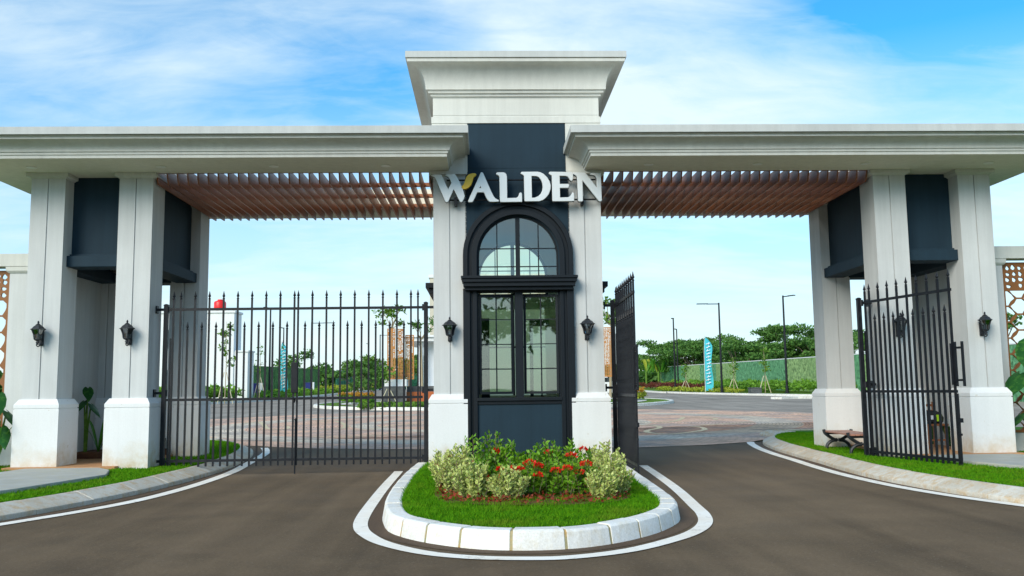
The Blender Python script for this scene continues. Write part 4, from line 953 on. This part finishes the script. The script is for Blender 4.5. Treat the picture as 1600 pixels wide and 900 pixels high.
# road edge kerbs and lawns
LK = [(-60, 36), (-30, 38), (-25, 40.5), (-22, 44), (-18.8, 51.7), (-17.3, 60.5), (-17.1, 68), (-16.9, 80), (-16.9, 170)]
RK = [(60, 44.5), (34, 45.2), (27, 46.0), (23.9, 47.6), (22.1, 50), (20.4, 54.6), (18.0, 62.6), (16.6, 70), (15.9, 80), (15.9, 170)]
for P_, sg, X_ in ((LK, -1, -110), (RK, 1, 110)):
    sp = smooth_path([Vector(p) for p in P_], 6)
    raised('lawn', [(p.x, p.y) for p in sp]+[(X_, 170), (X_, P_[0][1])], .12, 'lawn_far')
    pk = sp if sg < 0 else sp
    kerb('far_kerb', [tuple(p) for p in sp], None, [(0, -.02), (0, .15), (sg*.22 if sg < 0 else .22, .15), (sg*.25 if sg < 0 else .25, -.02)] if sg > 0 else [(0, -.02), (0, .15), (-.22, .15), (-.25, -.02)], 2.6, 'kerb_far', gap=.01, mortar=None, far=True)
kerb('median_kerb', [(18.3, 43.2), (19.5, 43.9), (30, 43.4), (45, 42.6)], None, [(0, -.02), (0, .15), (.9, .15), (.92, -.02)], 2.0, 'kerb_far', gap=.01, mortar=None, far=True)
raised('pavement', [(18.2, 64.3), (20.0, 58.3), (22.6, 51.5), (24.5, 48.8), (40, 47.0), (40, 46.2), (24.1, 47.9), (22.3, 50.2), (19.8, 57.8), (17.6, 64.3)], .135, 'kerb_far')

def bed(name, lb, poly, z0, h, mat, dens, leafL, cat='shrub bed'):
    xs = [p[0] for p in poly]; ys = [p[1] for p in poly]; A = (max(xs)-min(xs))*(max(ys)-min(ys)); n = int(A*dens)
    X = rng.uniform(min(xs), max(xs), n); Y = rng.uniform(min(ys), max(ys), n); k = in_poly(X, Y, poly); X, Y = X[k], Y[k]
    hh = h*(.75+.28*np.sin(X*2.3+Y*.9)*np.cos(Y*1.7-X*.6)+.12*np.sin(X*6.1)*np.sin(Y*5.3)); Z = z0+hh*rng.uniform(.25, 1, len(X))**.6
    Z = Z+np.array([gz(y) for y in Y])
    V, F = leaves(np.stack([X, Y, Z], 1), leafL, leafL*.6)
    return tag(link(name, npmesh(name, V, F), mat), lb, cat, kind='stuff')
# right side beds
bed('shrub_bed', 'mass of bright green shrubs along the foot of the right green wall', [(20.6, 62), (23.0, 57), (24.8, 54), (33, 50), (26.4, 60), (26.4, 100), (21.5, 100), (20.5, 75)], .1, .95, 'shrub_green', 60, .26)
bed('shrub_bed', 'low yellow-green hedge strip beside the right road, near the banner', [(17.3, 67), (19.4, 58.6), (20.6, 59.4), (19.0, 66), (18.4, 70), (17.8, 78), (16.7, 78)], .1, .42, 'shrub_yellow', 180, .17)
bed('shrub_bed', 'dark red shrub mass beyond the lamps on the right', [(19.2, 71), (22, 68), (22.5, 74), (21, 78), (21.5, 96), (17.8, 96), (18.8, 82)], .1, .75, 'shrub_red', 70, .22)
# left side beds
bed('shrub_bed', 'bright green shrubs below the white house on the left', [(-25, 45.5), (-21.6, 46.5), (-19.8, 52.2), (-19.2, 57), (-21.5, 57.5), (-25, 50)], .1, 1.15, 'shrub_green', 110, .28)
bed('shrub_bed', 'green and yellow planting along the left road edge', [(-19.2, 60), (-18.2, 60.8), (-17.6, 80), (-17.6, 130), (-22.5, 130), (-22.5, 80)], .1, .55, 'shrub_green', 34, .26)
bed('shrub_bed', 'yellow-green ground planting far along the left road', [(-17.6, 88), (-17.5, 135), (-19.5, 135), (-19.5, 88)], .1, .8, 'shrub_yellow', 45, .28)
# roundabout planting
bed('flower_hedge', 'orange-topped clipped hedge at the left of the roundabout', [(-8.9, 37.6), (-6.95, 36.3), (-6.8, 37.6), (-7.2, 39.2), (-8.6, 40.4)], .1, .62, 'shrub_green', 480, .13, 'hedge')
bed('flower_hedge', 'orange blossoms on top of the left roundabout hedge', [(-8.9, 37.6), (-6.95, 36.3), (-6.8, 37.6), (-7.2, 39.2), (-8.6, 40.4)], .62, .16, 'shrub_orange', 260, .12, 'flowers')
bed('flower_hedge', 'yellow-green hedge at the right of the roundabout', [(7.6, 39.6), (8.5, 38.9), (9.2, 40.4), (8.8, 42.2), (7.6, 41)], .1, .60, 'shrub_yellow', 480, .14, 'hedge')
bed('flower_hedge', 'orange blossoms on the right roundabout hedge', [(7.6, 39.6), (8.5, 38.9), (9.1, 40.3), (8.7, 42.0), (7.6, 41)], .58, .34, 'shrub_orange', 260, .13, 'flowers')
bed('flower_hedge', 'light green strappy planting in front of the dark stone planter', [(-7.0, 32.2), (-3.0, 31.1), (-3.0, 32.3), (-7.0, 34.0)], .1, .17, 'light_leaf', 260, .2, 'plants')

# ---- trees
def limb(mb, a, b, r0, r1, bend=.12):
    a, b = Vector(a), Vector(b); L_ = (b-a).length; mid = a.lerp(b, .5)+Vector((random.gauss(0, bend*L_*.3), random.gauss(0, bend*L_*.3), bend*L_*.4))
    mb.tube([a, mid, b], [r0, (r0+r1)/2, r1], 6, cap=False)
def spreading_tree(x, y, h, spread, lb, mat='tree_leaf', nl=9, leafL=.42, dens=260, bark='bark', trunk=.38, flat=.42, group='trees beyond the walls', tr=.18, z=None):
    z0 = gz(y) if z is None else z
    t_ = thing('spreading_tree', lb, 'tree', (x, y, z0), 0, group)
    mb = MB(); th = h*trunk; top = Vector((random.uniform(-.3, .3), random.uniform(-.3, .3), th)); mb.tube([(0, 0, -.2), (top.x*.4, top.y*.4, th*.5), top], [tr, tr*.8, tr*.65], 8, cap=False)
    parts = []
    for k in range(nl):
        a = 6.283*k/nl+random.uniform(-.35, .35); q = random.uniform(.35, 1.0); ex, ey = spread*q*math.cos(a), spread*q*math.sin(a)
        ez = th+(h-th)*random.uniform(.12, .98)*(1-.25*q*q)
        limb(mb, top, (ex*.55, ey*.55, th+(ez-th)*.6), tr*.45, tr*.25); limb(mb, (ex*.55, ey*.55, th+(ez-th)*.6), (ex, ey, ez-.1), tr*.25, .03)
        cr = spread*random.uniform(.26, .42)
        for j in range(3):
            c = (ex+random.gauss(0, cr*.5), ey+random.gauss(0, cr*.5), ez+random.gauss(0, cr*.16)); s_ = cr*random.uniform(.55, .95)
            parts.append(leaves(ball_pts(int(dens*s_*s_*1.3), c, (s_, s_, s_*flat), .3), leafL, leafL*.55))
    mb.build('trunk', bark, t_, smooth=True)
    V, F = joinVF(parts); link('crown', npmesh('crown', V, F), mat, t_); return t_
RT = [(27.8, 128, 8.0, 5.5, 'dark'), (30.2, 118, 7.2, 5, 'x'), (33.6, 122, 8.0, 5.5, 'x'), (30.5, 96, 5.9, 4.0, 'x'), (34.0, 100, 7.2, 5.0, 'x'), (38.5, 104, 8.8, 5.5, 'x'), (41.5, 98, 7.6, 4.2, 'x'), (44.5, 102, 8.3, 4.4, 'x'), (48.5, 92, 7.2, 4.8, 'x'), (34, 62, 5.6, 3.4, 'x'), (42, 60, 7.0, 4.0, 'x')]
names = ['round dark tree behind the far end of the right green wall', 'dark tree behind the green wall, between two lamp posts', 'bushy dark tree behind the green wall, right of the paired lamp posts', 'low tree behind the green wall, right of the teal banner',
         'open-crowned tree behind the wall, between banner lamp and tall lamp', 'tallest spreading tree with gaps, behind the right lamp post', 'layered tree just right of the right lamp post', 'wide airy tree beside the right tower pillar',
         'airy tree seen behind the right gate tower', 'tree seen through the right tower behind the wall', 'tree seen over the wall far right behind the screen']
for (x, y, h, s_, _), nm in zip(RT, names): spreading_tree(x, y, h*.93, s_, nm, nl=20 if s_ > 4.5 else 14, leafL=.42, dens=46, flat=.27, tr=.2, trunk=.30)
LT = [(-27.5, 120, 5.2, 4, 'broad green tree beyond the left hedge wall, left one'), (-22, 150, 5.8, 4.5, 'light green tree far down the left road'), (-16.5, 160, 6.2, 3.2, 'pointed light green tree far beyond the left road'), (-11.5, 155, 6.4, 4.5, 'rounded far tree left of the rust brown sculpture'), (-19, 165, 5.0, 4, 'low far tree behind the netting'),
      (-8, 150, 5.2, 4, 'low far tree behind the roundabout'), (-13.5, 140, 5.2, 3.6, 'yellow-green tree beyond the netting')]
for x, y, h, s_, nm in LT: spreading_tree(x, y, h, s_, nm, mat='light_leaf' if 'light' in nm or 'yellow' in nm else 'tree_leaf', nl=7, leafL=.5, dens=40, flat=.55, tr=.2, trunk=.42)
spreading_tree(-9.6, 51.5, 3.3, 1.5, 'dark rounded tree beside the orange hedge on the roundabout', nl=9, leafL=.28, dens=200, flat=.6, tr=.09, trunk=.25, group='roundabout trees')
spreading_tree(-8.2, 47.5, 2.5, 1.3, 'low dark bushy tree left of the rust brown sculpture', nl=8, leafL=.26, dens=200, flat=.65, tr=.08, trunk=.2, group='roundabout trees')
spreading_tree(-6.9, 48.2, 6.9, 1.0, 'slim tree rising behind the rust brown sculpture', nl=7, leafL=.26, dens=190, flat=.7, tr=.10, trunk=.72, bark='pale_bark', mat='light_leaf', group='roundabout trees')
spreading_tree(-4.9, 49.5, 6.1, .9, 'slim tree between sculpture and clubhouse', nl=6, leafL=.26, dens=160, flat=.5, tr=.10, trunk=.7, bark='pale_bark', group='roundabout trees')
spreading_tree(7.75, 46, 7.2, .9, 'slim palm-like tree just right of the booth', nl=7, leafL=.3, dens=200, flat=.6, tr=.10, trunk=.68, bark='pale_bark', mat='light_leaf', group='roundabout trees')
def sapling(x, y, h, lb, n=70, stakes=True, spread=.5):
    t_ = thing('sapling', lb, 'sapling', (x, y, gz(y)+.1), 0, 'staked young trees by the road')
    mb = MB(); mb.tube([(0, 0, 0), (.05, 0, h*.5), (.0, .03, h)], [.035, .025, .01], 6); P_ = []
    for k in range(12):
        a = random.uniform(0, 6.28); z = h*random.uniform(.42, .95); L_ = spread*random.uniform(.5, 1.1)*(1.25-z/h); e = (L_*math.cos(a), L_*math.sin(a), z+L_*.5); mb.tube([(.03, 0, z), e], [.012, .005], 4, cap=False)
        P_.append(ball_pts(n//8, e, (.22, .22, .2), .1))
    mb.build('trunk', 'pale_bark', t_); P_ = np.concatenate(P_); V, F = leaves(P_, .22, .14); link('crown', npmesh('crown', V, F), 'light_leaf', t_)
    if stakes:
        for s in (-1, 1): MB().tube([(s*.5, .1, 0), (s*.08, 0, h*.38)], .03, 6).build('stake', 'stake', t_)
sapling(-17.6, 46, 5.4, 'tall leafy sapling on stakes before the white house', 150, True, .9)
sapling(-18.8, 60, 4.6, 'thin sapling at the right edge of the white house', 26)
sapling(-19.2, 70, 5.2, 'thin sapling beside the left banner', 30)
sapling(-14.5, 85, 4.0, 'staked sapling far left beyond the meeting stiles of the gate', 40)
sapling(-17.5, 110, 5.5, 'bare tall sapling before the green netting', 20)
sapling(17.9, 69, 2.7, 'staked sapling just left of the right banner', 60)
sapling(20.0, 60.5, 3.0, 'staked sapling right of the banner lamp post', 60)
sapling(21.7, 57.5, 3.7, 'staked sapling left of the tallest right lamp post', 90)
sapling(-6.6, 43, 2.3, 'staked sapling before the sculpture planter', 60)
# banana clump beyond the right wall end
t_ = thing('banana_clump', 'banana plants with yellowing leaves above the far end of the right wall', 'plants', (24.0, 118, gz(118)))
for k in range(14):
    a = random.uniform(0, 6.28); L_ = random.uniform(1.6, 2.6); o_ = random.uniform(-1.8, 1.8)
    pts = [(o_+math.cos(a)*L_*u, math.sin(a)*L_*u, 2.2+1.9*math.sin(u*2.2)) for u in [j/7 for j in range(8)]]; V, F = stem_leaf(pts, .28); MB().add(V, F).build('leaf', 'banana_leaf' if k % 4 else 'shrub_yellow', t_)
MB().tube([(-1, 0, 0), (-1, 0, 2.3)], .15, 6).tube([(.8, 0, 0), (.8, 0, 2.3)], .15, 6).build('stems', 'light_leaf', t_)

# ---- long green walls
def green_wall(lb, X, y0, y1, h, mats, seg, name='green_wall', rail='white_paint'):
    t_ = thing(name, lb, 'wall', (X, y0, 0)); y = y0; k = 0
    while y < y1-.1:
        e = min(y+seg, y1); ms = MB()
        off = .03*(k % 2)
        ms.add([(sx*.12+off, yy-y0, gz(yy)+zz) for sx in (-1, 1) for yy in (y+.04, e-.04) for zz in (-.1, h)], [(0, 1, 3, 2), (4, 6, 7, 5), (0, 4, 5, 1), (2, 3, 7, 6), (1, 5, 7, 3), (0, 2, 6, 4)])
        ms.build('panel', mats[k % len(mats)], t_)
        MB().add([(sx*.14+off, yy-y0, gz(yy)+zz) for sx in (-1, 1) for yy in (y, e) for zz in (h, h+.07)], [(0, 1, 3, 2), (4, 6, 7, 5), (0, 4, 5, 1), (2, 3, 7, 6), (1, 5, 7, 3), (0, 2, 6, 4)]).build('rail', rail, t_)
        y = e; k += 1
    return t_
green_wall('long wall clad with green leaf print along the right side road', 27.4, 18, 130, 3.0, ['hedge_print_olive', 'hedge_print_teal', 'hedge_print_teal', 'hedge_print_olive', 'hedge_print_teal'], 8.5)
green_wall('tall green hedge wall along the left side road', -24.6, 66, 118, 3.1, ['hill_far'], 8, rail='hill_far')
green_wall('green netting fence far down the left road', -22.4, 120, 168, 3.0, ['netting'], 7)
t_ = thing('netting_fence', 'green netting fence closing the far end of the left road', 'fence', (-22.4, 168, 0))
for k in range(5): MB().box(k*6.2, k*6.2+6.1, -.06, .06, gz(168)-.1, gz(168)+3.6).build('panel', 'netting', t_); MB().box(k*6.2, k*6.2+6.1, -.08, .08, gz(168)+3.6, gz(168)+3.75).build('rail', 'white_paint', t_)
# distant tree belt
def belt(lb, x0, x1, y, h, n, mat='tree_leaf'):
    X = rng.uniform(x0, x1, n); prof = h*(.7+.18*np.sin(X*.09)+.14*np.sin(X*.31+1)+.1*np.sin(X*.83+2)); Z = gz(y)+prof*rng.uniform(0, 1, n)**.7; Y = y+rng.uniform(-6, 6, n)
    V, F = leaves(np.stack([X, Y, Z], 1), 1.5, 1.0); tag(link('tree_belt', npmesh('tree_belt', V, F), mat), lb, 'trees', kind='stuff')
belt('distant belt of dark trees far beyond the road on the right', 12, 150, 190, 5.0, 16000); belt('distant belt of trees far beyond the road on the left', -140, 12, 200, 5.2, 16000)

# trees on the near side of the road, behind the viewer: they show only as reflections in the booth glass
for x, y, h, nm in ((-13, -36, 9.5, 'tallest'), (-4, -40, 8, 'lowest'), (6, -38, 8.5, 'inner right'), (15, -35, 9, 'outer right')): spreading_tree(x, y, h, 4.6, nm+' tree across the road, mirrored in the booth glass', nl=12, leafL=.5, dens=40, flat=.6, z=-.15, group='trees across the road')
# ---- street lamps
def street_lamp(x, y, H, az, arm, lb):
    t_ = thing('street_lamp', lb, 'street lamp', (x, y, gz(y)+.12), R(az), 'slim black street lamps')
    MB().lathe([(.22, 0), (.22, .05), (.13, .08), (.12, .55), (.095, .6)], 10).build('base', 'black_metal', t_)
    MB().tube([(0, 0, .5), (0, 0, H*.5), (0, 0, H)], [.09, .08, .065], 10).build('pole', 'black_metal', t_, smooth=True)
    MB().box(0, arm*.55, -.03, .03, H-.13, H-.06).build('arm', 'black_metal', t_)
    q = MB().box(arm*.5, arm, -.13, .13, H-.11, H-.05).build('lamp_head', 'black_metal', t_, bevel=.01); MB().box(arm*.6, arm*.95, -.09, .09, H-.118, H-.109).build('lens', 'white_plastic', q)
for a in [(18.89, 60, 7.45, 180, 1.85, 'black street lamp with a long level arm, right of the teal banner'), (22.95, 56, 7.65, -60, 1.15, 'tallest street lamp on the right, nearest the right tower'),
          (18.2, 75, 7.15, 255, 1.5, 'street lamp nearest the booth on the right, left one of a close pair'), (21.7, 90, 6.9, 250, 1.5, 'farther street lamp of the close pair on the right'),
          (-19.66, 67, 7.95, 265, 1.6, 'street lamp before the left hedge wall, right of the white house'), (-24.2, 93, 7.7, 265, 1.5, 'street lamp standing behind the left hedge wall near the banner'), (-19.81, 87, 7.9, 0, 2.6, 'left street lamp with its long arm level with the short gate spikes'),
          (-20.25, 140, 7.7, 265, 1.5, 'farthest street lamp on the left'), (-15.08, 112, 7.7, 0, 2.4, 'slim street lamp just left of the rust brown sculpture')]: street_lamp(*a)

# ---- banners
def banner(x, y, H, lb, rz):
    t_ = thing('feather_banner', lb, 'banner', (x, y, gz(y)+.1), rz)
    MB().tube([(0, 0, 0), (0, 0, H*.7), (.06, 0, H*.92), (.18, 0, H)], [.02, .018, .012, .008], 6).build('pole', 'white_paint', t_)
    v = []; n = 18
    for k in range(n+1):
        u = k/n; z = H*(.04+.95*u); w = .62*(1-max(0, (u-.80)/.20)**1.6*.85)+.08*math.sin(u*9); dy = .06*math.sin(u*7)
        v += [(.03+(.12*max(0, u-.85)*6), dy, z), (.03+w*.5, dy*1.4+.05*math.sin(u*11), z), (.03+w, dy+.08*math.sin(u*8), z-.05)]
    f = []
    for k in range(n): f += [(3*k, 3*k+1, 3*k+4, 3*k+3), (3*k+1, 3*k+2, 3*k+5, 3*k+4)]
    MB().add(v, f).build('flag', 'teal_fabric', t_, smooth=True)
    mk = MB()
    for k in range(13):
        u = .12+.06*k; z = H*(.04+.95*u); a = random.uniform(-.05, .05); yy = -.07+.09*math.sin(u*7.5); mk.tube([(.14+a, yy, z+.04*random.random()), (.50+a, yy-.02, z+.10+.06*random.random())], .035, 4).tube([(.2+a+.2*random.random(), yy-.01, z), (.24+a+.2*random.random(), yy-.01, z+.2)], .025, 4)
    mk.build('printed_strokes', 'white_fabric', t_)
banner(18.25, 63, 4.9, 'tall teal feather banner with white strokes beside the right road', R(-6))
banner(-19.85, 72, 5.2, 'teal feather banner standing by the left road', R(5))
# ---- bins, planter
def bin_(x, y, s, lb):
    t_ = thing('litter_bin', lb, 'bin', (x, y, gz(y)+.12), 0, 'blue bins along the left road')
    MB().sweep_rect(-.24*s, .24*s, -.24*s, .24*s, [(-.03, .12), (0, 1.05*s)]).build('body', 'blue_plastic', t_, bevel=.02)
    MB().box(.27*s, .58*s, -.2, .2, .08, 1.15*s).build('side_panel', 'white_plastic', t_, bevel=.01); MB().box(-.28*s, .28*s, -.27*s, .27*s, 1.05*s, 1.12*s).build('lid', 'blue_plastic', t_, bevel=.01)
bin_(-22.6, 74, 1.1, 'large blue bin with white side, nearest the left hedge wall'); bin_(-19.7, 85, 1.1, 'blue bin with white side in front of the netting'); bin_(-17.2, 105, .75, 'smallest blue bin, farthest along the left road')
t_ = thing('planter_box', 'low dark concrete box beside the right lamp post', 'planter', (20.6, 56.6, gz(58)+.1)); MB().box(-.42, .42, -.4, .4, 0, .42).box(-.46, .46, -.44, .44, .42, .48).build('box', 'stone_dark', t_, bevel=.02)

# ---- sculpture, planter and low walls on the roundabout
g44 = gz(44)+.13
for x0, w_, h, lb in ((-6.78, .52, 3.25, 'rust brown cut-metal column, leftmost on the roundabout'), (-6.22, .50, 3.22, 'rust brown cut-metal column, middle one on the roundabout'), (-5.66, .56, 2.85, 'rust brown cut-metal column, lower right one on the roundabout')):
    me = curve_shape('lattice_column', lattice(w_, h, h-.06, int(-x0*10)), .06); o = link('lattice_column', me, 'corten', None, (x0, 43.9+(.4 if 'lower' in lb else 0), g44+1.42)); tag(o, lb, 'sculpture', 'rust brown cut columns')
me = curve_shape('lattice_column', lattice(.62, 3.2, 3.1, 91), .06); tag(link('lattice_column', me, 'corten', None, (7.02, 44, g44+1.42)), 'rust brown cut-metal column just right of the booth', 'sculpture', 'rust brown cut columns')
t_ = thing('stone_planter', 'dark stone planter block with white top under the rust brown columns', 'planter', (-6.3, 44, g44-.02)); MB().box(-.75, .62, -.6, .6, -.1, 1.0).build('block', 'stone_dark', t_, bevel=.02); MB().box(-.62, .78, -.35, .75, 1.0, 1.44).build('plinth', 'white_paint', t_, bevel=.02)
t_ = thing('low_wall', 'low orange and dark stone wall between sculpture and booth', 'wall', (-4, 44.6, g44)); MB().box(-1.6, 1.4, -.15, .15, -.1, .62).build('orange_face', 'orange_wall', t_); MB().box(-1.6, 1.4, .16, .5, -.1, .98).build('stone_back', 'stone_dark', t_)
t_ = thing('far_building', 'small white building with a blue wall far beyond the netting', 'building', (-17.2, 178, gz(178)))
MB().box(-3.5, 3.5, 0, 6, -.2, 5.0).build('wall', 'white_paint', t_); MB().box(.2, 2.2, -.05, 0, .5, 4.0).build('blue_wall', 'blue_wall', t_); MB().box(-3.7, 3.7, -.2, 6.2, 5.0, 5.3).build('roof', 'beige_paint', t_)
# ---- white car glimpsed right of the booth
t_ = thing('parked_car', 'white car partly hidden behind the right booth pillar', 'car', (7.15, 48, gz(48)+.1), R(180))
prof = [(-1.9, .35), (-1.92, .75), (-1.75, 1.0), (-1.0, 1.08), (-.55, 1.48), (.7, 1.5), (1.25, 1.08), (1.85, .95), (1.95, .6), (1.92, .35)]
m = MB(); nq = len(prof); m.add([(x, -.85, z) for x, z in prof]+[(x, .85, z) for x, z in prof], [tuple(range(nq)), tuple(range(nq, 2*nq))[::-1]]+[(i, (i+1) % nq, nq+(i+1) % nq, nq+i) for i in range(nq)]); m.build('body', 'car_paint', t_, bevel=.05)
m = MB()
for s in (-1, 1): m.box(-.85, .95, s*.852, s*.86, 1.1, 1.4)
m.build('window', 'dark_glass', t_)
for x in (-1.25, 1.25):
    for s in (-.86, .70): MB().tube([(x, s, .33), (x, s+.16, .33)], .33, 18).build('wheel', 'tyre', t_)

# ---- buildings
def windows(t_, xs, zs, w_, h, y, mat='dark_glass', fr='white_paint'):
    for x in xs:
        for z in zs:
            q = MB().box(x-w_/2-.08, x+w_/2+.08, y-.06, y+.02, z-.08, z+h+.08).build('window', fr, t_); MB().box(x-w_/2, x+w_/2, y-.075, y-.055, z, z+h).build('pane', mat, q)
t_ = thing('white_house', 'white flat-roofed house behind the left gate tower', 'house', (-22, 60, gz(60)))
MB().box(-12, 1.33, -1, 1.2, -.2, 7.05).build('wall', 'white_paint', t_); MB().box(1.34, 2.45, -.9, 1.0, -.2, 3.9).build('low_wing', 'white_paint', t_)
MB().box(-12.1, 1.43, -1.1, 1.3, 7.05, 7.22).build('parapet', 'white_paint', t_); MB().box(1.435, 2.52, -1.0, 1.1, 3.9, 4.02).build('parapet', 'white_paint', t_)
windows(t_, [-10, -6.5, -3.2], [1.0, 4.2], 1.3, 1.5, -1.0)
for k in range(7): MB().box(-3.4, -1.6, -1.16, -1.05, 6.0+k*.16, 6.06+k*.16).build('louvre', 'black_metal', t_)
t_ = thing('water_tank', 'bright red water tank on the roof of the white house', 'water tank', (-22.0, 59.6, gz(60)+7.3)); MB().lathe([(.46, 0), (.48, .05), (.48, .62), (.42, .72), (.2, .80), (.2, .88)], 16).build('tank', 'red_plastic', t_, smooth=True); MB().tube([(.36, 0, .2), (.9, 0, .02), (1.2, 0, -.0)], .03, 6).build('pipe', 'black_metal', t_)
t_ = thing('clubhouse', 'white clubhouse with columns left of the booth', 'building', (-4.4, 57, gz(57)))
MB().box(-.9, 6.5, .8, 9, -.2, 4.6).build('wall', 'white_paint', t_)
MB().sweep_rect(-2.3, 6.6, -.6, 9, [(0, 4.45), (.1, 4.5), (.1, 4.75), (.3, 4.8), (.3, 4.95)]).build('roof', 'white_paint', t_)
MB().box(-.2, 6.5, 1.6, 9, 4.9, 7.6).build('upper_wall', 'beige_paint', t_)
for x in (-1.15, 1.4, 4.0): MB().lathe([(.30, 0), (.30, .25), (.22, .3), (.20, 4.2), (.30, 4.3), (.30, 4.5)], 16, (x, 0, 0)).build('column', 'white_paint', t_, smooth=True)
windows(t_, [.4, 2.8, 5.2], [1.6], 1.0, 2.0, .8); windows(t_, [.8, 3.0, 5.2], [5.4], 1.0, 1.4, 1.6)
MB().box(-1.6, 6.5, -.5, .7, -.2, .5).build('terrace', 'white_paint', t_)
t_ = thing('apartment_block', 'tall beige apartment block far behind the booth', 'building', (.6, 152, gz(150)))
MB().box(-11.1, 11, -2, 12, -1, 20.2).build('wall', 'beige_paint', t_); MB().box(-11.3, 11.2, -2.2, 12.2, 20.2, 20.8).build('parapet', 'white_paint', t_)
for i in range(8):
    for j in range(6):
        x = -9.6+i*2.7; z = 1.5+j*3.15; q = MB().box(x-.75, x+.75, -2.08, -1.98, z, z+1.9).build('window', 'white_paint', t_); MB().box(x-.65, x+.65, -2.1, -2.07, z+.1, z+1.8).build('pane', 'dark_glass', q)
